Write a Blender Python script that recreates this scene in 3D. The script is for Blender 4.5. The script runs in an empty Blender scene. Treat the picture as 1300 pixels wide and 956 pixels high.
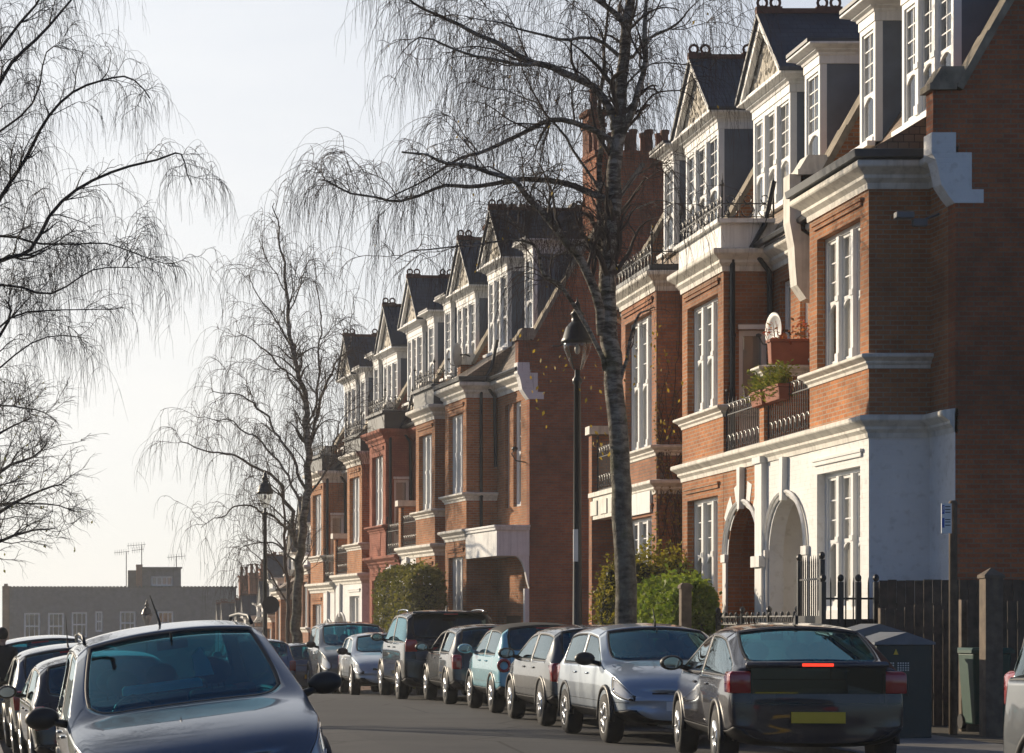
import bpy, bmesh, math, random
import numpy as np
from mathutils import Vector, Matrix, noise
R = random.Random(7)
rad = math.radians
SC = bpy.context.scene
COL = SC.collection

# ---------------------------------------------------------------- materials
def mat(name):
    m = bpy.data.materials.new(name); m.use_nodes = True
    nt = m.node_tree; nt.nodes.clear()
    out = nt.nodes.new('ShaderNodeOutputMaterial')
    return m, nt, out
def N(nt, t, **kw):
    n = nt.nodes.new('ShaderNode' + t)
    for k, v in kw.items():
        if k in n.inputs: n.inputs[k].default_value = v
        else: setattr(n, k, v)
    return n
def ramp(nt, src, stops):
    r = nt.nodes.new('ShaderNodeValToRGB')
    e = r.color_ramp.elements
    while len(e) > len(stops): e.remove(e[-1])
    while len(e) < len(stops): e.new(0.5)
    for x, (p, c) in zip(e, stops):
        x.position = p; x.color = (c, c, c, 1) if not isinstance(c, tuple) else (*c, 1)
    nt.links.new(src, r.inputs[0]); return r.outputs[0]
def mixc(nt, fac, a, b, mode='MIX'):
    m = nt.nodes.new('ShaderNodeMix'); m.data_type = 'RGBA'; m.blend_type = mode
    for s, v in ((m.inputs[0], fac), (m.inputs[6], a), (m.inputs[7], b)):
        if hasattr(v, 'links'): nt.links.new(v, s)
        elif isinstance(v, tuple): s.default_value = (*v[:3], 1)
        else: s.default_value = v
    return m.outputs[2]
def noi(nt, scale, detail=4, vec=None, rough=.55):
    n = N(nt, 'TexNoise', Scale=scale, Detail=detail, Roughness=rough)
    if vec is None:
        vec = N(nt, 'NewGeometry').outputs['Position']
    nt.links.new(vec, n.inputs['Vector']); return n.outputs['Fac']
def bump(nt, h, strength=.3, dist=.01):
    b = N(nt, 'Bump', Strength=strength, Distance=dist)
    nt.links.new(h, b.inputs['Height']); return b.outputs['Normal']
def finish(nt, out, col, rough=.7, normal=None, metal=0, spec=.5, coat=0):
    p = N(nt, 'BsdfPrincipled')
    for s, v in (('Base Color', col), ('Roughness', rough)):
        if hasattr(v, 'links'): nt.links.new(v, p.inputs[s])
        else: p.inputs[s].default_value = (*v[:3], 1) if isinstance(v, tuple) else v
    p.inputs['Metallic'].default_value = metal
    p.inputs['Specular IOR Level'].default_value = spec
    p.inputs['Coat Weight'].default_value = coat
    p.inputs['Coat Roughness'].default_value = .03
    if normal is not None: nt.links.new(normal, p.inputs['Normal'])
    nt.links.new(p.outputs[0], out.inputs[0]); return p

def m_brick(name, c1, c2, mortar=(.24, .19, .15), dark=(.05, .03, .025), grime=.5):
    m, nt, out = mat(name)
    uv = N(nt, 'UVMap').outputs[0]
    b = N(nt, 'TexBrick', Scale=1.0); b.offset = .5
    b.inputs['Mortar Size'].default_value = .010
    b.inputs['Mortar Smooth'].default_value = .15
    b.inputs['Brick Width'].default_value = .225
    b.inputs['Row Height'].default_value = .075
    b.inputs['Bias'].default_value = -.15
    b.inputs['Color1'].default_value = (*c1, 1); b.inputs['Color2'].default_value = (*c2, 1)
    b.inputs['Mortar'].default_value = (*mortar, 1)
    nt.links.new(uv, b.inputs['Vector'])
    b2 = N(nt, 'TexBrick', Scale=1.0); b2.offset = .5     # a few burnt bricks, same bond
    b2.inputs['Mortar Size'].default_value = 0
    b2.inputs['Brick Width'].default_value = .225; b2.inputs['Row Height'].default_value = .075
    b2.inputs['Color1'].default_value = (0, 0, 0, 1); b2.inputs['Color2'].default_value = (1, 1, 1, 1)
    b2.inputs['Bias'].default_value = -.62
    nt.links.new(uv, b2.inputs['Vector'])
    burnt = ramp(nt, b2.outputs['Color'], [(.45, 0.), (.9, .75)])
    c = mixc(nt, burnt, b.outputs['Color'], dark)
    n1 = ramp(nt, noi(nt, .35, 5), [(.35, 0.), (.7, 1.)])
    c = mixc(nt, n1, c, mixc(nt, grime, c, dark))
    n2 = ramp(nt, noi(nt, 2.2, 6), [(.3, .72), (.75, 1.2)])
    c = mixc(nt, 1.0, c, n2, 'MULTIPLY')
    n3 = ramp(nt, noi(nt, 28, 3), [(.3, .82), (.7, 1.12)])
    c = mixc(nt, 1.0, c, n3, 'MULTIPLY')
    h = mixc(nt, .35, b.outputs['Fac'], noi(nt, 60, 3))
    inv = N(nt, 'Math', operation='SUBTRACT'); inv.inputs[0].default_value = 1
    nt.links.new(h, inv.inputs[1])
    finish(nt, out, c, .88, bump(nt, inv.outputs[0], .6, .012), spec=.2)
    return m
def m_plain(name, col, rough=.6, var=.2, scale=3, metal=0, spec=.4, bmp=0, coat=0, streak=0):
    m, nt, out = mat(name)
    n = ramp(nt, noi(nt, scale, 6), [(.3, 1 - var), (.7, 1 + var * .5)])
    c = mixc(nt, 1.0, tuple(col), n, 'MULTIPLY')
    if streak:
        g = N(nt, 'NewGeometry').outputs['Position']
        mp = N(nt, 'Mapping'); mp.inputs['Scale'].default_value = (9, 9, .6)
        nt.links.new(g, mp.inputs[0])
        s = ramp(nt, noi(nt, 1.0, 5, mp.outputs[0]), [(.48, 0.), (.72, 1.)])
        c = mixc(nt, s, c, mixc(nt, streak, c, (.09, .08, .065)))
    nm = bump(nt, noi(nt, scale * 14, 4), bmp, .01) if bmp else None
    finish(nt, out, c, rough, nm, metal, spec, coat)
    return m
def m_tiles(name, c1, c2, w=.2, h=.14, moss=0):
    m, nt, out = mat(name)
    uv = N(nt, 'UVMap').outputs[0]
    b = N(nt, 'TexBrick', Scale=1.0); b.offset = .5
    b.inputs['Mortar Size'].default_value = .008; b.inputs['Mortar Smooth'].default_value = .4
    b.inputs['Brick Width'].default_value = w; b.inputs['Row Height'].default_value = h
    b.inputs['Color1'].default_value = (*c1, 1); b.inputs['Color2'].default_value = (*c2, 1)
    b.inputs['Mortar'].default_value = (c1[0] * .25, c1[1] * .25, c1[2] * .25, 1)
    nt.links.new(uv, b.inputs['Vector'])
    n2 = ramp(nt, noi(nt, 1.6, 6), [(.3, .65), (.75, 1.25)])
    c = mixc(nt, 1.0, b.outputs['Color'], n2, 'MULTIPLY')
    if moss:
        c = mixc(nt, ramp(nt, noi(nt, 3.5, 6), [(.55, 0.), (.7, moss)]), c, (.09, .10, .03))
    inv = N(nt, 'Math', operation='SUBTRACT'); inv.inputs[0].default_value = 1
    nt.links.new(b.outputs['Fac'], inv.inputs[1])
    finish(nt, out, c, .55, bump(nt, inv.outputs[0], .8, .02), spec=.5)
    return m
def m_painted_brick(name, col):
    m, nt, out = mat(name)
    uv = N(nt, 'UVMap').outputs[0]
    b = N(nt, 'TexBrick', Scale=1.0); b.offset = .5
    b.inputs['Mortar Size'].default_value = .006; b.inputs['Mortar Smooth'].default_value = .5
    b.inputs['Brick Width'].default_value = .225; b.inputs['Row Height'].default_value = .075
    nt.links.new(uv, b.inputs['Vector'])
    n = ramp(nt, noi(nt, 1.5, 7), [(.3, .86), (.65, 1.0)])
    c = mixc(nt, 1.0, tuple(col), n, 'MULTIPLY')
    c = mixc(nt, ramp(nt, noi(nt, 7, 6), [(.54, 0.), (.75, .45)]), c, (.34, .31, .26))
    inv = N(nt, 'Math', operation='SUBTRACT'); inv.inputs[0].default_value = 1
    nt.links.new(b.outputs['Fac'], inv.inputs[1])
    finish(nt, out, c, .6, bump(nt, inv.outputs[0], .45, .008), spec=.3)
    return m
def m_glass(name, tint, refl_rough=.015, trans=.75, wav=0.0, ior=1.7, rc=(.95, .97, 1)):
    m, nt, out = mat(name)
    t = N(nt, 'BsdfTransparent'); t.inputs[0].default_value = (tint[0] * trans, tint[1] * trans, tint[2] * trans, 1)
    g = N(nt, 'BsdfGlossy'); g.inputs['Roughness'].default_value = refl_rough
    g.inputs['Color'].default_value = (*rc, 1)
    f = N(nt, 'Fresnel'); f.inputs['IOR'].default_value = ior
    if wav:
        nm = bump(nt, noi(nt, 1.7, 2), wav, .05)
        nt.links.new(nm, g.inputs['Normal']); 
    mx = N(nt, 'MixShader')
    bf = N(nt, 'NewGeometry'); fm = N(nt, 'Math', operation='MULTIPLY'); om = N(nt, 'Math', operation='SUBTRACT'); om.inputs[0].default_value = 1
    nt.links.new(bf.outputs['Backfacing'], om.inputs[1]); nt.links.new(om.outputs[0], fm.inputs[0]); nt.links.new(f.outputs[0], fm.inputs[1])
    nt.links.new(fm.outputs[0], mx.inputs[0]); nt.links.new(t.outputs[0], mx.inputs[1]); nt.links.new(g.outputs[0], mx.inputs[2])
    nt.links.new(mx.outputs[0], out.inputs[0]); return m
def m_carpaint(name, col, metal=.0, rough=.2, coat=1.0, film=.04):
    m, nt, out = mat(name)
    n = ramp(nt, noi(nt, 1.3, 6), [(.35, .0), (.8, film)])
    c = mixc(nt, n, tuple(col), (.14, .13, .115))      # road film
    tc = N(nt, 'TexCoord'); sg = N(nt, 'SeparateXYZ'); nt.links.new(tc.outputs['Generated'], sg.inputs[0]); sn = N(nt, 'SeparateXYZ'); nt.links.new(tc.outputs['Normal'], sn.inputs[0])
    def near(src, v_, e_):
        q = N(nt, 'Math', operation='COMPARE'); nt.links.new(src, q.inputs[0]); q.inputs[1].default_value = v_; q.inputs[2].default_value = e_; return q.outputs[0]
    def op(o_, a_, b_):
        q = N(nt, 'Math', operation=o_)
        for s_, x_ in zip(q.inputs, (a_, b_)):
            if hasattr(x_, 'links'): nt.links.new(x_, s_)
            else: s_.default_value = x_
        return q.outputs[0]
    ax = op('GREATER_THAN', op('ABSOLUTE', sn.outputs['X'], 0), .6); ay = op('LESS_THAN', sn.outputs['Y'], -.55)
    side = op('MULTIPLY', op('MAXIMUM', op('MAXIMUM', near(sg.outputs['Y'], .262, .0011), near(sg.outputs['Y'], .43, .0011)), near(sg.outputs['Y'], .665, .0011)), op('MULTIPLY', ax, op('GREATER_THAN', sg.outputs['Z'], .22)))
    sillz = op('MULTIPLY', near(sg.outputs['Z'], .2, .0035), ax)
    tail = op('MULTIPLY', op('MAXIMUM', near(sg.outputs['Z'], .36, .004), op('MULTIPLY', op('MAXIMUM', near(sg.outputs['X'], .13, .003), near(sg.outputs['X'], .87, .003)), op('GREATER_THAN', sg.outputs['Z'], .36))), ay)
    c = mixc(nt, op('MAXIMUM', op('MAXIMUM', side, sillz), tail), c, (.003, .003, .003))      # shut lines
    g = noi(nt, 320, 2)
    r = ramp(nt, noi(nt, 2.5, 5), [(.3, rough), (.8, rough + .12)])
    finish(nt, out, c, r, bump(nt, g, .04, .002), metal, .12, coat); return m
def m_leaf(name, cols, rough=.5, trans=.35):
    m, nt, out = mat(name)
    oi = N(nt, 'NewGeometry')
    c = ramp(nt, oi.outputs['Random Per Island'], [(i / max(1, len(cols) - 1), c) for i, c in enumerate(cols)])
    d = N(nt, 'BsdfDiffuse'); t = N(nt, 'BsdfTranslucent'); gl = N(nt, 'BsdfGlossy'); gl.inputs['Roughness'].default_value = rough
    nt.links.new(c, d.inputs[0]); nt.links.new(c, t.inputs[0])
    a = N(nt, 'MixShader'); a.inputs[0].default_value = trans
    nt.links.new(d.outputs[0], a.inputs[1]); nt.links.new(t.outputs[0], a.inputs[2])
    b = N(nt, 'MixShader'); b.inputs[0].default_value = .025
    nt.links.new(a.outputs[0], b.inputs[1]); nt.links.new(gl.outputs[0], b.inputs[2])
    nt.links.new(b.outputs[0], out.inputs[0]); return m
def m_emit(name, col, s):
    m, nt, out = mat(name)
    e = N(nt, 'Emission'); e.inputs[0].default_value = (*col, 1); e.inputs[1].default_value = s
    nt.links.new(e.outputs[0], out.inputs[0]); return m
def m_bark(name):
    m, nt, out = mat(name)
    g = N(nt, 'NewGeometry').outputs['Position']
    mp = N(nt, 'Mapping'); mp.inputs['Scale'].default_value = (3, 3, 9)
    nt.links.new(g, mp.inputs[0])
    n = noi(nt, 1.4, 6, mp.outputs[0], .65)
    c = ramp(nt, n, [(.38, (.035, .028, .022)), (.47, (.12, .10, .085)), (.54, (.31, .28, .24)), (.70, (.46, .43, .38))])
    z = N(nt, 'SeparateXYZ'); nt.links.new(g, z.inputs[0])
    low = N(nt, 'MapRange'); low.inputs['From Min'].default_value = 3.5; low.inputs['From Max'].default_value = 6.5
    low.inputs['To Min'].default_value = .85; low.inputs['To Max'].default_value = .15
    nt.links.new(z.outputs['Z'], low.inputs['Value'])
    c2 = ramp(nt, noi(nt, 6, 6), [(.35, (.045, .04, .033)), (.65, (.19, .175, .14))])   # rough old bark near the foot
    c = mixc(nt, low.outputs[0], c, c2)
    moss = ramp(nt, noi(nt, 2.3, 5), [(.56, 0.), (.68, .6)])
    c = mixc(nt, moss, c, (.06, .065, .025))
    finish(nt, out, c, .9, bump(nt, noi(nt, 22, 6), .8, .03), spec=.15); return m

M = {}
M['brick'] = m_brick('red_brick', (.55, .215, .078), (.39, .132, .046), mortar=(.42, .33, .24))
M['brick_end'] = m_brick('end_wall_brick', (.49, .145, .052), (.33, .092, .036), mortar=(.27, .19, .14), grime=.6)
M['brick_red'] = m_brick('painted_red_brick', (.37, .14, .09), (.34, .125, .08), mortar=(.33, .10, .06), dark=(.2, .06, .04))
M['brick_orange'] = m_brick('orange_brick', (.46, .20, .10), (.36, .14, .07))
M['brick_dark'] = m_brick('dark_boundary_brick', (.13, .06, .04), (.08, .04, .03), mortar=(.10, .08, .07))
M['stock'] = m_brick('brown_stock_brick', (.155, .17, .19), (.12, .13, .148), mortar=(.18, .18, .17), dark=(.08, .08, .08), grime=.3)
M['white'] = m_plain('white_gloss_paint', (.80, .79, .76), .4, .08, 4, streak=.25)
M['sash'] = m_plain('white_sash_paint', (.80, .80, .78), .35, .05, 5)
M['stone'] = m_plain('painted_stone', (.72, .69, .62), .7, .2, 3, bmp=.3, streak=.35)
M['coping'] = m_plain('weathered_coping_stone', (.30, .25, .18), .85, .45, 4, bmp=.5, streak=.5)
M['rough'] = m_plain('roughcast_relief', (.62, .57, .48), .85, .35, 9, bmp=1.0)
M['wbrick'] = m_painted_brick('white_painted_brick', (.78, .77, .75))
M['slate'] = m_tiles('roof_slate', (.055, .068, .085), (.04, .05, .066), .25, .17, .12)
M['tile'] = m_tiles('clay_roof_tile', (.30, .205, .125), (.22, .14, .085), .17, .12, .35)
M['lead'] = m_plain('grey_lead_sheet', (.105, .135, .18), .45, .25, 2, spec=.5, bmp=.15)
M['darklead'] = m_plain('dark_lead_flat', (.05, .06, .072), .5, .3, 2)
M['ridge'] = m_plain('terracotta_ridge', (.13, .055, .04), .8, .35, 6)
M['pot'] = m_plain('terracotta_pot', (.25, .10, .06), .8, .3, 6)
M['iron'] = m_plain('black_iron', (.012, .013, .016), .4, .3, 8, spec=.5)
M['pipe'] = m_plain('black_pipe', (.014, .016, .02), .35, .2, 6)
M['pane'] = m_glass('window_glass', (1, 1, 1), .01, .88, .06)
M['curtain'] = m_plain('net_curtain', (.55, .52, .46), .9, .3, 1.2)
M['blind'] = m_plain('dark_room', (.045, .05, .055), .9, .4, 1.0)  # dark sheet behind a pane, its colour standing in for the unlit room
M['door'] = m_plain('dark_front_door', (.03, .025, .025), .35, .2, 3, coat=.5)
M['wood'] = m_plain('weathered_fence_wood', (.085, .062, .045), .85, .5, 7, bmp=.5, streak=.5)
M['woodpost'] = m_plain('weathered_post_wood', (.16, .12, .085), .85, .45, 7, bmp=.5, streak=.4)
M['green'] = m_plain('green_cabinet_paint', (.018, .033, .032), .45, .2, 5)
M['greybin'] = m_plain('grey_cabinet_paint', (.14, .16, .185), .45, .2, 5)
M['greenbin'] = m_plain('green_plastic', (.006, .05, .035), .5, .15, 5)
M['binslit'] = m_plain('pale_vent', (.55, .57, .55), .5, .1, 5)
M['terra'] = m_plain('terracotta_planter', (.30, .10, .055), .8, .2, 5)
M['dish'] = m_plain('grey_dish', (.42, .42, .42), .5, .15, 5)
M['lampglass'] = m_glass('lantern_glass', (1, .98, .94), .05, .8)
M['signwhite'] = m_plain('sign_white', (.75, .75, .73), .4, .08, 6)
M['signblue'] = m_plain('sign_blue', (.02, .10, .42), .4, .05, 6)
M['signtext'] = m_plain('sign_text', (.04, .04, .05), .5, .05, 6)
M['bark'] = m_bark('birch_bark')
M['twig'] = m_plain('birch_twig', (.075, .052, .042), .75, .3, 2, spec=.25)
M['twig_dark'] = m_plain('dark_twig', (.045, .036, .034), .75, .3, 2, spec=.25)
M['yleaf'] = m_leaf('yellow_birch_leaf', [(.42, .26, .02), (.5, .34, .03), (.30, .2, .03)])
M['hedge'] = m_leaf('bright_hedge_leaf', [(.10, .16, .016), (.17, .24, .024), (.24, .28, .03), (.11, .16, .02)], trans=.45)
M['bushleaf'] = m_leaf('golden_bush_leaf', [(.11, .12, .014), (.22, .20, .02), (.32, .26, .025), (.13, .13, .016)], trans=.45)
M['ivy'] = m_leaf('mottled_hedge_leaf', [(.09, .10, .02), (.17, .17, .03), (.25, .22, .055), (.10, .11, .022)], trans=.45)
M['plant'] = m_leaf('window_box_leaf', [(.15, .20, .03), (.24, .27, .04), (.34, .31, .05), (.12, .17, .03)], trans=.45)
M['redleaf'] = m_leaf('red_leaf', [(.42, .07, .03), (.5, .14, .04), (.2, .16, .03)], trans=.45)
M['creep'] = m_leaf('dry_creeper', [(.10, .05, .03), (.30, .20, .04), (.15, .07, .035), (.38, .27, .05)])
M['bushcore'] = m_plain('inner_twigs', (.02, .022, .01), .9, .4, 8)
def m_asphalt():
    m, nt, out = mat('worn_asphalt')
    c = ramp(nt, noi(nt, .35, 5), [(.35, (.042, .042, .043)), (.65, (.066, .064, .062))])
    c = mixc(nt, 1.0, c, ramp(nt, noi(nt, 90, 2), [(.3, .6), (.7, 1.5)]), 'MULTIPLY')
    v = N(nt, 'TexVoronoi', Scale=.33); v.feature = 'DISTANCE_TO_EDGE'; nt.links.new(N(nt, 'NewGeometry').outputs['Position'], v.inputs['Vector'])
    c = mixc(nt, ramp(nt, v.outputs['Distance'], [(.004, 1.), (.012, 0.)]), c, (.018, .018, .018))      # tar seams
    c = mixc(nt, ramp(nt, noi(nt, 1.1, 3), [(.66, 0.), (.70, .55)]), c, (.03, .03, .031))               # oil and repair patches
    finish(nt, out, c, .82, bump(nt, noi(nt, 120, 3), .5, .006), spec=.3); return m
M['asphalt'] = m_asphalt()
M['paving'] = m_tiles('paving_slabs', (.20, .19, .175), (.17, .165, .155), .75, .6)
M['kerb'] = m_plain('granite_kerb', (.24, .23, .22), .8, .25, 6, bmp=.3)
M['soil'] = m_plain('earth', (.06, .05, .035), .95, .4, 3, bmp=.5)
M['grass'] = m_plain('verge_grass', (.055, .065, .02), .95, .4, 5, bmp=.6)
M['line'] = m_plain('road_paint', (.6, .6, .57), .6, .25, 9)
M['rubber'] = m_plain('tyre_rubber', (.015, .015, .016), .8, .2, 9)
M['alloy'] = m_plain('wheel_alloy', (.42, .43, .45), .3, .15, 6, metal=.8)
M['trim'] = m_plain('black_plastic', (.012, .012, .013), .45, .15, 6)
M['seat'] = m_plain('car_seat', (.035, .035, .038), .8, .2, 6)
M['chrome'] = m_plain('chrome_strip', (.7, .72, .74), .15, .05, 6, metal=1)
M['carglass'] = m_glass('car_glass', (.5, .85, .9), .008, .8, ior=2.2, rc=(.42, .86, 1))
M['sideglass'] = m_glass('car_side_glass', (.5, .72, .76), .008, .6, ior=1.75, rc=(.82, .95, 1))
M['privacy'] = m_glass('dark_car_glass', (.3, .42, .46), .008, .3, ior=1.8, rc=(.6, .9, 1))
M['redlens'] = m_plain('red_lens', (.33, .008, .012), .12, .1, 8, coat=1)
M['brakeon'] = m_emit('lit_brake_light', (1, .05, .025), 1.4)
M['clearlens'] = m_plain('headlamp_lens', (.45, .47, .5), .12, .1, 8, coat=1)
M['plate_y'] = m_plain('plate_yellow', (.62, .42, .03), .5, .05, 8)
M['plate_w'] = m_plain('plate_white', (.7, .7, .68), .5, .05, 8)
M['signback'] = m_plain('sign_back', (.03, .03, .035), .6, .1, 6)
M['coat'] = m_plain('dark_wool_coat', (.018, .018, .022), .9, .2, 8)
M['jeans'] = m_plain('dark_trousers', (.025, .03, .045), .9, .2, 8)
M['skin'] = m_plain('skin', (.45, .27, .2), .55, .08, 6)
M['hair'] = m_plain('dark_hair', (.02, .014, .01), .6, .2, 30)
M['shoe'] = m_plain('black_shoe', (.012, .012, .012), .4, .1, 8)
M['mirrorglass'] = m_plain('mirror_glass', (.5, .52, .5), .05, .05, 4, metal=1)
M['amber'] = m_plain('amber_lens', (.45, .26, .03), .15, .1, 8, coat=1)
M['tealcloth'] = m_plain('teal_bag', (.08, .65, .66), .7, .2, 5)

# ---------------------------------------------------------------- mesh builder
class MB:
    def __init__(s, Mx=None): s.v = []; s.f = []; s.M = Mx
    def add(s, vs, fs):
        o = len(s.v)
        if s.M is not None: vs = [s.M @ Vector(v) for v in vs]
        s.v += [tuple(v) for v in vs]; s.f += [tuple(i + o for i in f) for f in fs]; return s
    def box(s, x0, x1, y0, y1, z0, z1):
        return s.add([(x0, y0, z0), (x1, y0, z0), (x1, y1, z0), (x0, y1, z0), (x0, y0, z1), (x1, y0, z1), (x1, y1, z1), (x0, y1, z1)],
                     [(0, 3, 2, 1), (4, 5, 6, 7), (0, 1, 5, 4), (1, 2, 6, 5), (2, 3, 7, 6), (3, 0, 4, 7)])
    def cham(s, x0, x1, y0, y1, z0, z1, c):    # box with chamfered top
        return s.add([(x0, y0, z0), (x1, y0, z0), (x1, y1, z0), (x0, y1, z0), (x0, y0, z1 - c), (x1, y0, z1 - c), (x1, y1, z1 - c), (x0, y1, z1 - c),
                      (x0 + c, y0 + c, z1), (x1 - c, y0 + c, z1), (x1 - c, y1 - c, z1), (x0 + c, y1 - c, z1)],
                     [(0, 3, 2, 1), (0, 1, 5, 4), (1, 2, 6, 5), (2, 3, 7, 6), (3, 0, 4, 7), (4, 5, 9, 8), (5, 6, 10, 9), (6, 7, 11, 10), (7, 4, 8, 11), (8, 9, 10, 11)])
    def prism(s, poly, vec):
        n = len(poly); vec = Vector(vec); a = [Vector(p) for p in poly]; b = [p + vec for p in a]
        return s.add(a + b, [tuple(range(n))[::-1], tuple(range(n, 2 * n))] + [(i, (i + 1) % n, n + (i + 1) % n, n + i) for i in range(n)])
    def tube(s, pts, r, n=6, caps=True):
        pts = [Vector(p) for p in pts]; k = len(pts)
        rr = r if isinstance(r, (list, tuple)) else [r] * k
        vs = []; fs = []; up = None
        for i, p in enumerate(pts):
            t = (pts[min(i + 1, k - 1)] - pts[max(i - 1, 0)]).normalized()
            if up is None:
                up = t.orthogonal().normalized()
            up = (up - t * up.dot(t))
            up = up.normalized() if up.length > 1e-6 else t.orthogonal().normalized()
            sd = t.cross(up)
            for j in range(n):
                a = 2 * math.pi * j / n
                vs.append(p + (up * math.cos(a) + sd * math.sin(a)) * rr[i])
        for i in range(k - 1):
            for j in range(n):
                fs.append((i * n + j, i * n + (j + 1) % n, (i + 1) * n + (j + 1) % n, (i + 1) * n + j))
        if caps: fs += [tuple(range(n))[::-1], tuple(range((k - 1) * n, k * n))]
        return s.add(vs, fs)
    def lathe(s, prof, c=(0, 0, 0), n=16, axis='z'):
        vs = []; fs = []
        for (r, z) in prof:
            for j in range(n):
                a = 2 * math.pi * j / n; p = (r * math.cos(a), r * math.sin(a), z)
                if axis == 'x': p = (p[2], p[0], p[1])
                if axis == 'y': p = (p[0], p[2], p[1])
                vs.append((c[0] + p[0], c[1] + p[1], c[2] + p[2]))
        for i in range(len(prof) - 1):
            for j in range(n): fs.append((i * n + j, i * n + (j + 1) % n, (i + 1) * n + (j + 1) % n, (i + 1) * n + j))
        fs += [tuple(range(n))[::-1], tuple(range((len(prof) - 1) * n, len(prof) * n))]
        return s.add(vs, fs)
    def ring(s, c, R0, r, ax='x', n=12, m=5, a0=0, a1=2 * math.pi):
        full = abs(a1 - a0 - 2 * math.pi) < 1e-6
        pts = []
        for i in range(n + 1):
            a = a0 + (a1 - a0) * i / n
            d = (0, math.cos(a), math.sin(a)) if ax == 'x' else ((math.cos(a), 0, math.sin(a)) if ax == 'y' else (math.cos(a), math.sin(a), 0))
            pts.append(Vector(c) + Vector(d) * R0)
        return s.tube(pts, r, m, caps=not full)
    def ell(s, c, rx, ry, rz, n=14, m=9):
        vs = []; fs = []
        for i in range(m + 1):
            t = math.pi * i / m
            for j in range(n):
                a = 2 * math.pi * j / n
                vs.append((c[0] + rx * math.sin(t) * math.cos(a), c[1] + ry * math.sin(t) * math.sin(a), c[2] + rz * math.cos(t)))
        for i in range(m):
            for j in range(n): fs.append((i * n + j, (i + 1) * n + j, (i + 1) * n + (j + 1) % n, i * n + (j + 1) % n))
        return s.add(vs, fs)
    def build(s, name, m, parent=None, smooth=False, kind=None, label=None, bevel=0):
        me = bpy.data.meshes.new(name)
        me.from_pydata(s.v, [], s.f)
        bm = bmesh.new(); bm.from_mesh(me)
        if len(s.v) < 60000:
            bmesh.ops.remove_doubles(bm, verts=bm.verts, dist=1e-5)
            bmesh.ops.recalc_face_normals(bm, faces=bm.faces)
        uvl = bm.loops.layers.uv.new('UVMap')
        for f in bm.faces:
            n = f.normal
            if abs(n.z) > .85:
                for l in f.loops: l[uvl].uv = (l.vert.co.y, l.vert.co.x)
            else:
                h = Vector((-n.y, n.x, 0)); h = h.normalized() if h.length > 1e-6 else Vector((1, 0, 0))
                g = n.cross(h)
                if g.z < 0: g = -g
                for l in f.loops: l[uvl].uv = (l.vert.co.dot(h), l.vert.co.dot(g))
        bm.to_mesh(me); bm.free()
        me.materials.append(m if not isinstance(m, str) else M[m])
        if smooth: me.polygons.foreach_set('use_smooth', [True] * len(me.polygons))
        o = bpy.data.objects.new(name, me); COL.objects.link(o)
        if parent: o.parent = parent
        if kind: o['kind'] = kind
        if label: o['label'] = label
        if bevel:
            b = o.modifiers.new('edge', 'BEVEL'); b.width = bevel; b.segments = 2; b.limit_method = 'ANGLE'
        return o
def thing(name, label, cat, loc=(0, 0, 0), rz=0, group=None):
    o = bpy.data.objects.new(name, None); COL.objects.link(o)
    o.location = loc; o.rotation_euler = (0, 0, rz); o.empty_display_size = .2
    o['label'] = label; o['category'] = cat
    if group: o['group'] = group
    return o
def tag(o, label, cat, group=None):
    o['label'] = label; o['category'] = cat
    if group: o['group'] = group
    return o
def dup(o, parent=None):
    c = o.copy(); COL.objects.link(c); c.parent = parent
    for ch in list(o.children): dup(ch, c)
    return c

# ---------------------------------------------------------------- terrain
F = 3000.0
def PX(x, Y): return (x - 130) / F * Y
def PZ(y, Y): return 1.5 + (790 - y) / F * Y
def W(x, y, Y): return Vector((PX(x, Y), Y, PZ(y, Y)))
def kerb(y):
    if y < 50: return 8.0
    if y < 62: return 8.0 - .125 / 24 * (y - 50) ** 2
    return max(8.0 - .75 - .125 * (y - 62), -2.0)
def lkerb(y):
    return max(-.6 - .06 * (max(y, -20) - 20), -2.8) if y < 56 else min(-2.8, kerb(y) - 9.5)
def gz(x, y):
    if y < 40: z = 0
    elif y < 150: z = -.0008 * (y - 40) ** 2
    else: z = -9.68 - 1.2 * (1 - math.exp(-(y - 150) / 9))
    w = max(0, min(1, (70 - y) / 30))
    if x < 3: z -= w * .10 * (3 - max(x, -5))
    return z
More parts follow.
